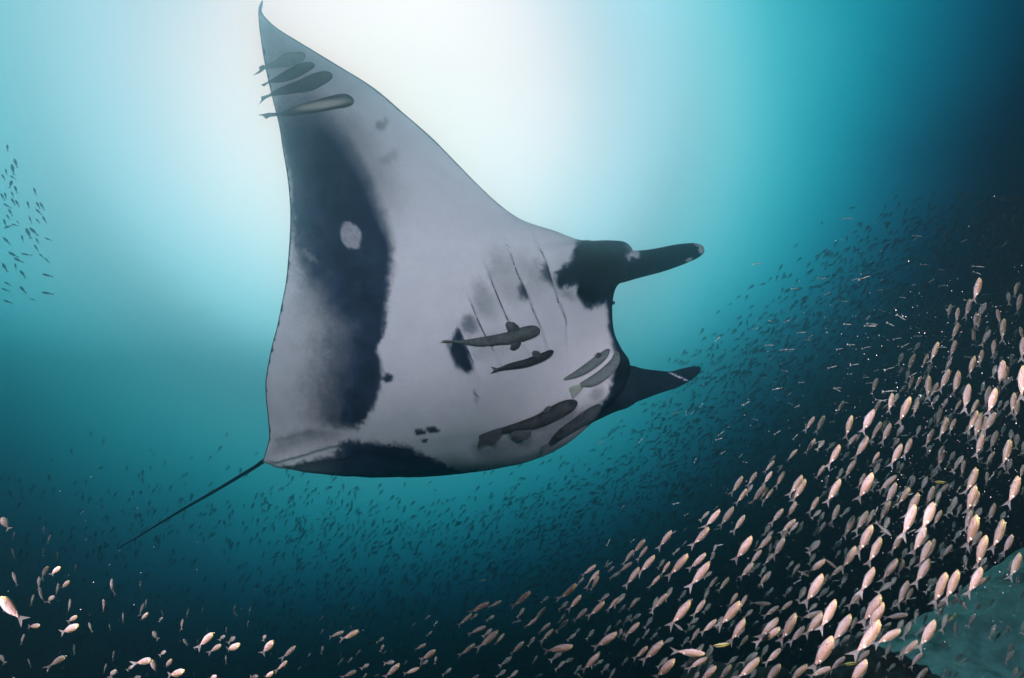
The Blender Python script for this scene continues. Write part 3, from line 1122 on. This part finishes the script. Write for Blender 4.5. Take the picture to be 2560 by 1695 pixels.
BODIES = [fish_body_mesh('reef_fish', 26, 16, mat=SCALES, bend=k) for k in (0.0, 0.16, -0.16, 0.28)]
TAILS = [plate_mesh('tail_fin', [(-.475, .030), (-.55, .052), (-.68, .105), (-.79, .150), (-.72, .075), (-.63, .025), (-.59, 0), (-.63, -.025), (-.72, -.075), (-.79, -.140), (-.68, -.10), (-.55, -.052), (-.475, -.030)], FINM, bend=k) for k in (0.0, 0.16, -0.16, 0.28)]
DORSALS = [plate_mesh('dorsal_fin', [(.20, .112), (.13, .130), (.0, .138), (-.13, .128), (-.25, .102), (-.37, .072), (-.33, .050), (-.1, .105), (.05, .118)], FINM, bend=k) for k in (0.0, 0.16, -0.16, 0.28)]
PECT = plate_mesh('pectoral_fin', [(.22, -.02), (.12, .0), (.03, -.035), (.05, -.075), (.14, -.085), (.21, -.05)], FINM, y0=0.0)
PELV = plate_mesh('pelvic_fin', [(.16, -.11), (.06, -.135), (.0, -.155), (-.02, -.135), (.06, -.115)], FINM)
EYES = eye_mesh()


def link(name, me, parent=None):
    o = bpy.data.objects.new(name, me)
    COL.objects.link(o)
    if parent is not None:
        o.parent = parent
    return o


# head and tail of every fish that the photograph shows, read in six enlargements (x0, y0, scale)
ZA = (1800, 1150, 2.877, '390,5,330,75 972,0,905,115 1760,0,1735,100 1955,-10,1920,55 2190,30,2160,120 265,85,205,175 375,80,318,165 465,80,410,175 450,35,420,80 165,115,90,230 235,175,195,240 195,205,130,300 325,175,240,295 345,195,300,270 385,205,325,285 595,108,510,240 617,135,535,275 750,40,700,120 868,135,780,285 1098,97,1005,265 1045,95,1000,185 1265,112,1160,205 1270,160,1200,300 1225,290,1150,430 1392,105,1345,200 1362,200,1295,305 1432,237,1352,390 1405,318,1320,520 1310,530,1240,650 1540,185,1490,310 1580,250,1545,345 1540,300,1465,475 1595,360,1540,460 1480,475,1400,650 1640,175,1570,245 1848,55,1785,215 1842,183,1775,355 1862,225,1815,345 1852,395,1780,600 1810,360,1765,490 1880,515,1815,615 1917,540,1840,745 2045,428,1975,620 2150,115,2090,290 1980,310,1938,425 1925,85,1915,170 2107,535,2045,660 2162,668,2095,830 1670,325,1630,390 100,335,10,460 180,395,105,500 455,350,380,440 550,300,490,400 545,425,450,510 485,500,440,580 465,555,390,685 385,670,325,745 710,265,650,365 772,220,725,265 858,320,805,440 725,360,670,410 938,340,880,395 760,445,710,525 967,400,900,530 1065,365,985,495 1110,355,1060,455 1097,465,995,650 1160,555,1075,720 980,620,890,765 760,715,645,800 835,775,762,718 885,760,800,835 642,838,562,798 575,745,520,820 530,725,490,775 232,548,120,705 370,545,275,640 300,645,225,735 240,740,155,835 290,740,240,795 338,825,285,905 1112,770,1020,935 1028,935,935,1040 742,820,625,1010 780,820,735,900 915,835,870,900 1277,710,1178,845 1325,715,1285,805 1515,580,1440,740 1547,565,1500,690 1510,710,1415,865 1430,690,1370,760 1610,590,1575,660 1670,610,1605,690 1357,868,1285,1030 1388,920,1340,1010 1632,808,1545,1010 1717,790,1630,985 1885,770,1795,945 1917,840,1840,915 1650,1000,1555,1060 1715,990,1650,1050 1768,1062,1712,998 1555,845,1510,920 1345,1110,1215,1130 1160,970,1040,1150 1180,1025,1070,1200 1155,1155,1000,1380 985,1130,940,1220 945,1110,820,1290 835,1005,735,1190 740,1100,630,1240 740,1090,600,1135 815,1265,680,1480 550,1100,445,1285 610,1195,515,1300 422,1135,295,1265 437,1205,280,1305 520,1015,440,1080 425,1050,330,1115 360,1035,250,1030 193,970,145,1060 150,1015,15,1175 183,1140,85,1290 110,1150,65,1210 235,1075,180,1130 128,955,70,1040 65,845,0,930 520,910,470,970 700,1030,640,1085 440,1355,340,1450 285,1425,145,1560 440,1465,335,1580 630,1470,505,1580 85,1470,0,1570 135,1510,80,1580 900,1415,800,1505 795,1490,665,1545 1075,1370,990,1445 1060,1435,940,1600 1305,1215,1140,1310 1230,1170,1160,1230 1550,1150,1445,1330 1480,1200,1420,1250 1420,1300,1320,1395 1455,1385,1375,1470 1495,1495,1410,1580 205,1260,140,1340 1215,530,1150,475')
ZB = (1900, 600, 2.851, '1570,265,1530,420 1835,305,1815,390 1770,370,1775,450 1860,385,1835,505 1690,490,1708,590 1740,555,1720,700 1500,420,1470,535 1363,455,1340,540 1415,480,1400,580 1415,590,1375,695 1545,515,1530,620 1570,545,1550,630 1522,640,1525,735 1670,712,1660,820 1855,615,1870,700 1880,690,1865,830 1397,715,1360,820 1270,730,1222,845 1200,810,1165,890 1105,810,1055,920 1020,805,990,880 1140,730,1100,790 1587,780,1565,885 1530,830,1490,950 1360,850,1325,925 1350,920,1290,1055 1735,855,1710,1030 1765,900,1735,1030 1880,890,1860,1100 1685,890,1660,970 1420,930,1385,1085 1205,963,1190,1110 1268,1020,1215,1110 1150,970,1110,1050 1095,975,1055,1065 1490,1025,1455,1190 838,980,800,1080 600,1145,550,1230 865,1135,810,1230 945,1090,920,1210 985,1090,950,1165 1070,1120,995,1280 1130,1145,1095,1235 815,1205,725,1360 388,1260,330,1345 462,1248,405,1355 865,1295,800,1420 932,1305,875,1430 1145,1320,1115,1390 1340,1125,1300,1200 1290,1200,1260,1310 1435,1140,1390,1215 1370,1230,1350,1310 1335,1260,1290,1400 1395,1270,1350,1365 1240,1345,1185,1455 1640,1040,1605,1170 1683,1055,1630,1220 1555,1135,1505,1240 1550,1215,1490,1350 1580,1230,1535,1395 1680,1220,1600,1355 1615,1255,1580,1370 1590,1380,1545,1520 1815,1085,1795,1220 1840,1140,1820,1255 1775,1140,1740,1200 1690,1360,1645,1475 1785,1420,1735,1590 1310,1465,1275,1600 1080,1415,1030,1525 1012,1450,940,1590 990,1415,950,1470 768,1400,690,1540 690,1385,630,1460 570,1460,500,1590 540,1440,485,1490 655,1250,610,1390 395,1415,335,1505 460,1425,410,1490 260,1495,205,1560 110,1535,75,1575 850,1510,800,1600 1670,1510,1620,1580 1885,1430,1875,1510 640,1510,590,1560 1220,1465,1190,1530 920,1070,885,1110')
ZC = (1100, 1250, 3.383, '2278,95,2210,165 2370,80,2255,215 1962,255,1860,385 2278,230,2155,365 1737,330,1645,435 1640,420,1560,525 1755,390,1680,490 1820,465,1700,600 1690,565,1585,705 1628,525,1525,600 1345,595,1250,720 1345,640,1280,750 1320,548,1220,625 1160,705,1030,830 1218,655,1165,710 770,770,635,885 1197,800,1100,910 1088,858,1015,920 1395,855,1275,970 1432,790,1360,850 1512,825,1430,915 1248,915,1145,1010 918,815,865,860 895,908,805,1005 820,1000,740,1065 418,865,270,940 525,850,430,900 270,965,175,1045 320,960,270,1000 715,910,660,985 462,975,400,1015 690,1018,625,1035 392,1065,265,1120 445,1085,370,1150 495,1105,340,1235 550,1125,475,1210 297,1215,190,1300 935,1040,850,1110 955,1095,870,1180 875,1175,855,1230 1125,1235,915,1275 1500,1120,1325,1235 1342,1300,1220,1430 710,1195,610,1290 803,1155,750,1230 1150,1130,1085,1180 1185,1085,1140,1130 1690,1035,1580,1135 1540,1085,1510,1155 1625,970,1555,1040 1670,830,1600,920 1925,790,1810,910 2100,455,1950,625 2250,450,2125,570 2280,525,2130,710 1945,520,1875,620 1900,500,1850,570 1860,640,1780,730 2350,650,2270,745 2082,760,2030,835 2122,850,1970,1035 2243,845,2155,960 2195,1085,2125,1190 2050,1100,1985,1050 2340,1010,2230,1110 1890,1190,1735,1340 1760,1235,1660,1330 2205,1245,2095,1390 2240,1300,2020,1280 2262,1330,2120,1410 1990,1345,1830,1490 2340,1405,2210,1520 2195,1450,2140,1520 560,1435,485,1490 660,1440,590,1500 330,1480,270,1510 100,1420,30,1475 1410,1420,1440,1460 1150,1460,1200,1505 870,1470,820,1490 1425,510,1400,560 1475,560,1430,600 1510,615,1445,660 2030,405,1980,450 2090,345,2055,380 2090,235,2060,265 395,675,345,685 2340,375,2310,440 2325,440,2285,515 1875,1075,1835,1100 1840,1120,1790,1170 1975,1165,1895,1210 1050,990,1005,1030')
ZD = (0, 1250, 3.383, '15,150,65,230 370,220,370,275 427,290,405,360 95,405,118,480 122,265,112,325 368,405,362,465 480,435,488,490 413,545,355,645 520,555,435,630 328,645,330,740 330,740,352,850 590,675,520,755 495,700,480,800 465,800,405,865 285,795,265,880 105,610,138,705 10,825,140,980 595,835,585,945 662,975,575,1030 685,1050,520,1120 350,1060,245,1070 205,1130,180,1215 570,1310,430,1390 510,1265,505,1310 625,1220,628,1295 235,1340,258,1400 0,1310,35,1370 640,540,640,595 940,660,948,785 1188,680,1186,750 875,835,880,935 1215,870,1185,965 1240,835,1230,900 1258,945,1190,1025 1040,950,1042,1025 750,1035,775,1105 920,1045,932,1095 1290,1110,1330,1170 1380,985,1345,1030 1365,930,1375,970 1595,915,1580,985 1715,905,1712,955 1990,885,1975,945 1980,945,2000,975 2120,905,2108,960 2098,1015,2095,1070 1545,1005,1535,1085 1820,1110,1690,1230 1550,1175,1580,1220 1910,1140,1855,1185 1995,1150,1930,1210 1885,1215,1780,1280 2040,1215,1910,1275 1915,1070,1912,1125 1910,1310,1912,1375 2325,1180,2220,1295 2250,1135,2225,1190 965,1270,955,1345 1410,1270,1350,1315 1455,1340,1400,1425 1300,1350,1165,1370 1275,1350,1330,1450 1135,1395,1075,1440 900,1380,880,1455 990,1425,930,1500 1575,1440,1430,1480 1200,1490,1115,1520 1640,1450,1640,1485 1840,1480,1770,1520 2320,1450,2235,1510 2190,1490,2120,1495 1755,1075,1750,1105 1675,1175,1670,1210')
ZE = (650, 1395, 4.736, '435,1030,280,1170 340,1205,210,1315 1000,865,835,930 1185,850,990,955 1060,795,1090,840 755,840,720,890 750,685,710,730 750,1030,725,1125 605,1115,570,1165 480,1280,450,1325 965,1125,945,1170 993,1180,930,1250 1100,1175,1045,1230 1195,1085,1145,1135 1475,935,1390,995 1472,1015,1425,1105 1500,1095,1460,1130 1300,1250,1200,1310 1158,1330,1000,1395 1270,1360,1220,1420 1670,1240,1490,1400 1600,1225,1480,1250 1745,1210,1705,1255 1890,1300,1720,1370 1970,1015,1845,1080 2095,1080,1930,1190 2000,1210,1905,1260 2090,1155,2070,1250 2105,740,2060,795 1845,760,1800,810 2045,865,1980,915 2020,675,1965,715 710,1385,715,1420 1410,1375,1360,1395 955,1005,945,1045 1120,580,1080,605')
FISH = []
for k, (x0, y0, s_, txt) in enumerate((ZA, ZB, ZC, ZD, ZE)):
    for q in txt.split():
        a = [float(w) for w in q.split(',')]
        hx, hy, tx, ty = x0 + a[0] / s_, y0 + a[1] / s_, x0 + a[2] / s_, y0 + a[3] / s_
        FISH.append((math.hypot(hx - tx, hy - ty), hx, hy, tx, ty, k))
FISH.sort(reverse=True)
N_FISH = 288


def fish_frame(hx, hy, tx, ty, roll, slant, kind, far_k=1.0, near_k=1.0):
    """matrix and depth of one fish from where its snout and tail root show"""
    L = math.hypot(hx - tx, hy - ty)
    real = 0.115 * (L / 60.0) ** 0.28 * far_k * near_k
    fs = math.cos(slant)
    d = real * fs * F / L
    h, t = at(hx, hy, d), at(tx, ty, d)
    hv = (h - t).normalized()
    view = ((h + t) / 2 - CAM).normalized()
    hv = (hv * math.cos(slant) - view * math.sin(slant)).normalized()
    side = (-view - hv * (-view).dot(hv)).normalized()          # flank towards the lens
    back = side.cross(hv) if True else None
    # the back lies to the left of the heading, as seen
    left = hv.cross(view)
    if back.dot(left) > 0:
        back = -back
    if kind == 3 and (Matrix.Rotation(roll, 3, hv) @ back).dot(view) < 0:      # these roll their bellies towards the lens
        roll = -roll
    q = Matrix.Rotation(roll, 3, hv)
    side, back = q @ side, q @ back
    ymat = back.cross(hv)
    s = real
    M = Matrix(((hv.x * s, ymat.x * s, back.x * s, 0), (hv.y * s, ymat.y * s, back.y * s, 0), (hv.z * s, ymat.z * s, back.z * s, 0), (0, 0, 0, 1)))
    M.translation = (h + t) / 2
    return M, d


ZONES = [
    (lambda x, y: x < 180, 'in the lower left corner'),
    (lambda x, y: x < 420, 'left of centre below the manta tail tip'),
    (lambda x, y: x < 720, 'under the middle of the manta tail'),
    (lambda x, y: x < 1000, 'at the bottom under the dark band of the manta'),
    (lambda x, y: x < 1200, 'at the bottom under the manta gill slits'),
    (lambda x, y: x < 1420, 'in the thin front end of the school below the mouth'),
    (lambda x, y: x < 1620 and y < 1540, 'below the lower head fin in the upper front rows'),
    (lambda x, y: x < 1620, 'on the bottom edge below the lower head fin'),
    (lambda x, y: x < 1840 and y < 1400, 'on the upper school fringe right of the head fin'),
    (lambda x, y: x < 1840 and y < 1540, 'in the dense middle left of the rounded rock'),
    (lambda x, y: x < 1840, 'on the bottom edge left of the low black rock'),
    (lambda x, y: x < 2060 and y < 1200, 'on the upper fringe far from the head fin'),
    (lambda x, y: x < 2060 and y < 1400, 'in the heart of the dense school'),
    (lambda x, y: x < 2060 and y < 1540, 'in the dense rows above the low black rock'),
    (lambda x, y: x < 2060, 'just over the low black rock'),
    (lambda x, y: x < 2300 and y < 980, 'in the loose upper part of the school'),
    (lambda x, y: x < 2300 and y < 1150, 'in the crowded rows under the loose upper part'),
    (lambda x, y: x < 2300 and y < 1320, 'in the crowded rows well above the rounded rock'),
    (lambda x, y: x < 2300 and y < 1480, 'in the rows close above the rounded rock'),
    (lambda x, y: x < 2300, 'beside the rounded rock'),
    (lambda x, y: y < 900, 'at the right edge, topmost part of the school'),
    (lambda x, y: y < 1060, 'at the right edge above the tall column of fish'),
    (lambda x, y: y < 1250, 'at the right edge well above the sand'),
    (lambda x, y: y < 1400, 'at the right edge close above the sand'),
    (lambda x, y: True, 'against the pale sand at the right'),
]
ORD = ['', 'second ', 'third ', 'fourth ', 'fifth ', 'sixth ', 'seventh ', 'eighth ', 'ninth ', 'tenth ', 'eleventh ', 'twelfth ']


def fish_labels(items):
    """items: list of (L, x, y); a label for each that says zone, size class and rank by height"""
    groups = {}
    for i, (L, x, y) in enumerate(items):
        zi = next(k for k, (f, _) in enumerate(ZONES) if f(x, y))
        cl = 0 if L > 58 else 1 if L > 36 else 2
        groups.setdefault((zi, cl), []).append((y, x, i))
    out = {}
    for (zi, cl), lst in groups.items():
        lst.sort()
        n = len(lst)
        word = ('large pink', 'mid-sized pinkish', 'small pale')[cl]
        for r, (_, _, i) in enumerate(lst):
            if n == 1:
                rank = 'only'
            elif r < (n + 1) // 2:
                rank = ORD[r] + 'highest'
            else:
                rank = ORD[n - 1 - r] + 'lowest'
            out[i] = f'{rank} {word} fish {ZONES[zi][1]}'
    return out


FG = 'school of small pink reef fish'
rest = []
lab = fish_labels([(L, (a + c) / 2, (b + d) / 2) for L, a, b, c, d, k in FISH[:N_FISH]])
for i, (L, hx, hy, tx, ty, k) in enumerate(FISH):
    rr = random.Random(i * 13 + 5)
    if k == 3:
        steep = abs(hx - tx) < 0.42 * abs(hy - ty)
        roll = math.radians(rr.uniform(36, 64)) if steep else math.radians(rr.uniform(-25, 20))
        slant = math.radians(rr.uniform(0, 15)) if steep else math.radians(rr.uniform(40, 54))
    elif k == 4:
        roll, slant = math.radians(rr.uniform(-25, 25)), math.radians(rr.uniform(5, 38))
    else:
        roll, slant = math.radians(rr.gauss(-4, 14)), math.radians(rr.gauss(6, 12))
    M, d = fish_frame(hx, hy, tx, ty, roll, slant, k, rr.choice((.92, 1.0, 1.0, 1.08, 1.2, 1.35)) if L < 62 else rr.uniform(.95, 1.08), (1, 1, .9, .60 if L < 34 else .80, .76)[k])
    if i >= N_FISH:
        rest.append(M)
        continue
    bi_ = rr.choice((0, 0, 1, 2, 1, 2, 3))
    o = link('reef_fish', BODIES[bi_])
    o.matrix_world = M
    tag(o, lab[i], 'fish', FG)
    if L > 20:
        link('tail_fin', TAILS[bi_], o)
    if L > 40:
        link('dorsal_fin', DORSALS[bi_], o)
        for sy in (1, -1):
            e = link('eye', EYES, o)
            e.location = (0.400, sy * 0.050, 0.030)
    if L > 52:
        link('pelvic_fin', PELV, o)


# low fish shape for everything that only shows as a speck
def speck_mesh(deep=1.0):
    xs = [0.5, 0.36, 0.1, -0.2, -0.42, -0.5]
    hs = [0.02, 0.11, 0.17, 0.12, 0.045, 0.03]
    ts = [0.02, 0.06, 0.085, 0.06, 0.02, 0.01]
    v, f = [], []
    n = 6
    for x, h, w in zip(xs, hs, ts):
        for j in range(n):
            a = 2 * math.pi * j / n + math.pi / 6
            v.append((x, w * math.cos(a), h * deep * math.sin(a)))
    for i in range(len(xs) - 1):
        for j in range(n):
            a, b2 = i * n + j, i * n + (j + 1) % n
            f.append((a, b2, b2 + n, a + n))
    k = len(v)
    v += [(-.47, 0, .03), (-.75, 0, .18), (-.64, 0, 0), (-.75, 0, -.18), (-.47, 0, -.03)]
    f += [(k, k + 1, k + 2), (k, k + 2, k + 4), (k + 4, k + 2, k + 3)]
    return np.array(v), f


SV, SF = speck_mesh()


def swarm(name, mats, mat, label, V=SV, Fc=SF):
    n = len(V)
    allv = np.empty((len(mats) * n, 3))
    faces = []
    for i, M in enumerate(mats):
        A = np.array(M)
        allv[i * n:(i + 1) * n] = V @ A[:3, :3].T + A[:3, 3]
        faces.extend(tuple(q + i * n for q in fc) for fc in Fc)
    o = mesh_obj(name, allv, faces, mat)
    tag(o, label, kind='stuff')
    return o


def plain(name, c, rough=0.5, spec=0.3):
    m, t, b = material(name)
    b.inputs['Base Color'].default_value = (*c, 1)
    b.inputs['Roughness'].default_value = rough
    b.inputs['Specular IOR Level'].default_value = spec
    n = tex_noise(t, 30, 2)
    r = ramp(t, [(0.3, tuple(q * .7 for q in c)), (0.7, c)], n.outputs['Fac'])
    t.links.new(r.outputs[0], b.inputs['Base Color'])
    return m


DIM = plain('distant_fish', (0.11, 0.12, 0.12), 0.6, 0.2)
SILVER = plain('silver_fish', (0.55, 0.50, 0.46), 0.35, 0.6)
PALE = plain('pale_fish', (0.42, 0.33, 0.30), 0.45, 0.4)
def speck_frame(px, py, d, size, ang, roll=0.0, slant=0.0):
    c = at(px, py, d)
    view = (c - CAM).normalized()
    x = (RIGHT * math.cos(ang) + UP * math.sin(ang))
    x = (x - view * x.dot(view)).normalized()
    x = (x * math.cos(slant) - view * math.sin(slant)).normalized()
    side = (-view - x * (-view).dot(x)).normalized()
    zv = x.cross(side)
    q = Matrix.Rotation(roll, 3, x)
    side, zv = q @ side, q @ zv
    M = Matrix(((x.x * size, side.x * size, zv.x * size, 0), (x.y * size, side.y * size, zv.y * size, 0), (x.z * size, side.z * size, zv.z * size, 0), (0, 0, 0, 1)))
    M.translation = c
    return M


def extra_fish():
    n = 0
    while n < 300:
        px, py = random.uniform(1080, 2590), random.uniform(620, 1690)
        top = np.interp(px, [1080, 1400, 1700, 2000, 2300, 2590], [1640, 1500, 1330, 1110, 800, 640])
        if random.random() > smooth01((py - top) / 220.0):
            continue
        n += 1
        d = random.uniform(3.6, 6.6)
        ang = math.radians(random.gauss(np.interp(px, [1100, 1700, 2500], [36, 52, 66]), 11))
        rest.append(speck_frame(px, py, d, random.uniform(0.085, 0.125), ang, random.gauss(0, .35), random.gauss(.1, .3)))


extra_fish()
swarm('small_fish', rest, PALE, 'smallest pale fish scattered between the larger ones of the school')


# the far school: dim shapes in the water below and to the right of the manta
far = []
tries = 0
while len(far) < 10500 and tries < 180000:
    tries += 1
    px, py = random.uniform(-60, 2620), random.uniform(480, 1700)
    # upper limit of the school: high at the right, falls towards the middle, then level to the left
    top = np.interp(px, [0, 300, 700, 1100, 1450, 1600, 1750, 1900, 2100, 2300, 2600], [1080, 1050, 1060, 1160, 1080, 940, 780, 670, 510, 390, 290])
    dens = smooth01((py - top) / 260.0) * (0.60 if px < 650 else 1.0) * (0.35 + 0.65 * smooth01((px - 500) / 900))
    if random.random() > dens:
        continue
    d = random.uniform(10.5, 18.5)
    d = below_surface(px, py, d, random.uniform(2.3, 3.25))
    size = random.uniform(0.0085, 0.0142) * d
    q = at(px, py, d)
    if q.z < CAM.z - 6.7 or q.z < CAM.z + 0.5 + float(seabed_height(q.x, q.y)):
        continue
    ang = math.radians(random.gauss(np.interp(px, [0, 700, 1500, 2500], [80, 62, 38, 55]), 18))
    far.append(speck_frame(px, py, d, size, ang, random.gauss(0, .4), random.gauss(0, .45)))
fm_t = DIM.node_tree
fm_tr = nd(fm_t, 'ShaderNodeBsdfTransparent')
fm_mx = nd(fm_t, 'ShaderNodeMixShader')
fm_mx.inputs[0].default_value = 0.48                                 # see-through to cut their contrast, imitating haze and blur
fm_t.links.new(fm_tr.outputs[0], fm_mx.inputs[1])
fm_t.links.new(fm_t.nodes['Principled BSDF'].outputs[0], fm_mx.inputs[2])
fm_t.links.new(fm_mx.outputs[0], fm_t.nodes['Material Output'].inputs['Surface'])
SVD, _ = speck_mesh(1.2)
swarm('far_fish', far, DIM, 'countless dim fish of the far school below the manta', SVD)

# silver slivers caught by the flash at the right
sl = []
for _ in range(90):
    px = random.gauss(2130, 170)
    py = random.gauss(850, 130) - 0.25 * (px - 2130)
    sl.append(speck_frame(px, py, random.uniform(3.2, 5.0), random.uniform(0.03, 0.06), math.radians(random.gauss(6, 16)), random.gauss(0, .5), random.gauss(0, .3)))
for _ in range(70):
    px, py = random.uniform(1500, 2500), random.uniform(1000, 1500)
    sl.append(speck_frame(px, py, random.uniform(3.5, 5.0), random.uniform(0.03, 0.06), math.radians(random.gauss(35, 20)), random.gauss(0, .5), 0))
SVT, _ = speck_mesh(0.45)
swarm('silver_fry', sl, SILVER, 'thin silver fry glinting in the flash at the right', SVT)

# silhouettes near the left edge
LEFT = '66,172,55,-85 138,305,75,-70 113,362,85,-78 54,385,45,-80 28,433,50,-60 110,437,50,-30 98,495,70,-110 140,542,60,-70 310,560,65,-72 110,588,50,-70 22,608,60,-60 48,598,50,-75 152,667,60,-60 115,650,60,-60 250,678,60,-75 337,683,60,-60 372,690,65,-60 340,742,60,-45 270,815,65,-70 335,825,50,-50 393,810,60,-60 158,838,40,-45 130,862,45,-20 42,838,60,-70 70,880,60,20 250,930,90,-65 295,915,80,-45 198,978,55,-75 330,1000,50,-60 425,988,50,-20 55,1000,70,-45 320,1062,60,-60 110,1123,80,-30 230,1125,70,-10 365,1135,45,-45 415,1175,50,-45 160,1175,70,-25 138,1228,50,-80 40,1235,80,-60 200,1295,70,-55 415,1310,70,-15 65,1385,50,-30 200,1435,70,-50 45,1440,60,-20 415,1470,75,-10 290,1525,40,-20 65,1545,60,-20 60,690,60,-30 90,745,60,-60 70,790,50,-60'
LS = [[float(w) for w in q.split(',')] for q in LEFT.split()]
LS.sort(key=lambda q: q[1])
spm = bpy.data.meshes.new('shadow_fish')
spm.from_pydata([tuple(v) for v in SV], [], SF)
spm.polygons.foreach_set('use_smooth', [True] * len(spm.polygons))
spm.materials.append(plain('shadow_fish_skin', (0.07, 0.08, 0.08), 0.6, 0.2))
for i, (x, y, L, a) in enumerate(LS):
    rr = random.Random(i)
    px, py, Lp = x / 3.563, 320 + y / 3.563, L / 3.563
    d = below_surface(px, py, 7.6 + rr.uniform(-.9, .9), rr.uniform(2.9, 3.25))
    o = link('shadow_fish', spm)
    o.matrix_world = speck_frame(px, py, d, Lp * d / F * 0.9, math.radians(a + 180), rr.gauss(0, .3), rr.gauss(0, .2))
    n = len(LS)
    rank = (ORD[i] if i < 12 else f'{i + 1}th ') + 'from the top' if i < n // 2 else ((ORD[n - 1 - i] if n - 1 - i < 12 else f'{n - i}th ') + 'from the bottom')
    rank = rank.replace('  ', ' ')
    if rank.startswith('from'):
        rank = 'first ' + rank
    rank = rank.replace('21th', '21st').replace('22th', '22nd').replace('23th', '23rd')
    tag(o, f'blurred dark little fish {rank} of the cloud at the left edge', 'fish', 'dark fish at the left edge')

# the yellow striped wrasses
m_, t_, b_ = material('striped_fish_skin')
tcn_ = nd(t_, 'ShaderNodeTexCoord')
sp_ = nd(t_, 'ShaderNodeSeparateXYZ')
t_.links.new(tcn_.outputs['Object'], sp_.inputs[0])
zr_ = math_node(t_, 'MULTIPLY_ADD', sp_.outputs['Z'], 5.0)
t_.nodes[-1].inputs[2].default_value = 0.5
r_ = ramp(t_, [(0.0, (0.75, 0.66, 0.45)), (0.36, (0.80, 0.60, 0.12)), (0.42, (0.02, 0.02, 0.02)), (0.62, (0.02, 0.02, 0.02)), (0.68, (0.80, 0.58, 0.05)), (1.0, (0.45, 0.36, 0.05))], zr_)
t_.links.new(r_.outputs[0], b_.inputs['Base Color'])
b_.inputs['Roughness'].default_value = 0.4
STRIPED = m_
WR_BODY = fish_body_mesh('striped_fish', 22, 12, 0.09, 0.06, STRIPED, 0.2)
WR_TAIL = plate_mesh('tail_fin', [(-.48, .03), (-.60, .07), (-.66, .05), (-.66, -.05), (-.60, -.07), (-.48, -.03)], FINM, bend=.2)
WR_DORS = plate_mesh('dorsal_fin', [(.25, .07), (.1, .115), (-.2, .11), (-.4, .06), (-.1, .07)], FINM, bend=.2)
for hx, hy, tx, ty, lb in ((2142, 1657, 2106, 1661, 'yellow striped slim fish near the bottom edge right of the largest pink fish'),
                           (1826, 1609, 1780, 1615, 'yellow striped slim fish at the bottom, farthest left of its kind'),
                           (2366, 1206, 2332, 1204, 'yellow striped slim fish high in the school, topmost of its kind'),
                           (2391, 1533, 2371, 1554, 'tiny yellow and black fish just above the pale sand')):
    M, d = fish_frame(hx, hy, tx, ty, 0.1, 0.05, 9)
    o = link('striped_fish', WR_BODY)
    o.matrix_world = M
    tag(o, lb, 'fish', 'slim yellow striped fish')
    link('tail_fin', WR_TAIL, o)
    link('dorsal_fin', WR_DORS, o)

# drifting particles
sn = []
for _ in range(4200):
    d = random.uniform(0.9, 4.2)
    if random.random() < 0.72:
        px, py = random.gauss(2400, 240), random.gauss(1050, 380)
    else:
        px, py = random.uniform(0, 2560), random.uniform(300, 1695)
    if py < 760 and random.random() < 0.75:
        continue
    d = below_surface(px, py, d)
    sn.append((at(px, py, d), random.choice((.0003, .0004, .0005, .0006, .0009)) * (0.5 + 0.45 * d)))
ov = np.array([(1, 0, 0), (-1, 0, 0), (0, 1, 0), (0, -1, 0), (0, 0, 1), (0, 0, -1)], float)
of = [(0, 2, 4), (2, 1, 4), (1, 3, 4), (3, 0, 4), (2, 0, 5), (1, 2, 5), (3, 1, 5), (0, 3, 5)]
pv = np.concatenate([ov * s * np.array([1, random.uniform(.5, 1.5), random.uniform(.5, 1.5)]) + np.array(c) for c, s in sn])
pf = [tuple(q + 6 * i for q in f) for i in range(len(sn)) for f in of]
FLECK = plain('fleck', (0.62, 0.60, 0.56), 0.8, 0.2)
tag(mesh_obj('particles', pv, pf, FLECK, smooth=False), 'fine pale flecks drifting in the water', kind='stuff')

# ------------------------------------------------------------------ the water itself
bm = bmesh.new()
bmesh.ops.create_cube(bm, size=1.0)
lo, hi = Vector((-20.8, -9.6, CAM.z - 8.4)), Vector((20.8, 21.6, CAM.z + 3.7))
for v in bm.verts:
    v.co = Vector((lo.x if v.co.x < 0 else hi.x, lo.y if v.co.y < 0 else hi.y, lo.z if v.co.z < 0 else hi.z))
me = bpy.data.meshes.new('haze')
bm.to_mesh(me)
bm.free()
hz = bpy.data.materials.new('water_haze')
hz.use_nodes = True
t_ = hz.node_tree
t_.nodes.clear()
ho = nd(t_, 'ShaderNodeOutputMaterial')
pvv = nd(t_, 'ShaderNodeVolumePrincipled')
pvv.inputs['Color'].default_value = (0.25, 0.44, 0.57, 1)
pvv.inputs['Absorption Color'].default_value = (0.03, 0.60, 0.98, 1)
pvv.inputs['Density'].default_value = HAZE_DENSITY
pvv.inputs['Anisotropy'].default_value = 0.945
t_.links.new(pvv.outputs[0], ho.inputs['Volume'])
me.materials.append(hz)
hob = bpy.data.objects.new('haze', me)
COL.objects.link(hob)
tag(hob, 'blue green water haze', kind='stuff')
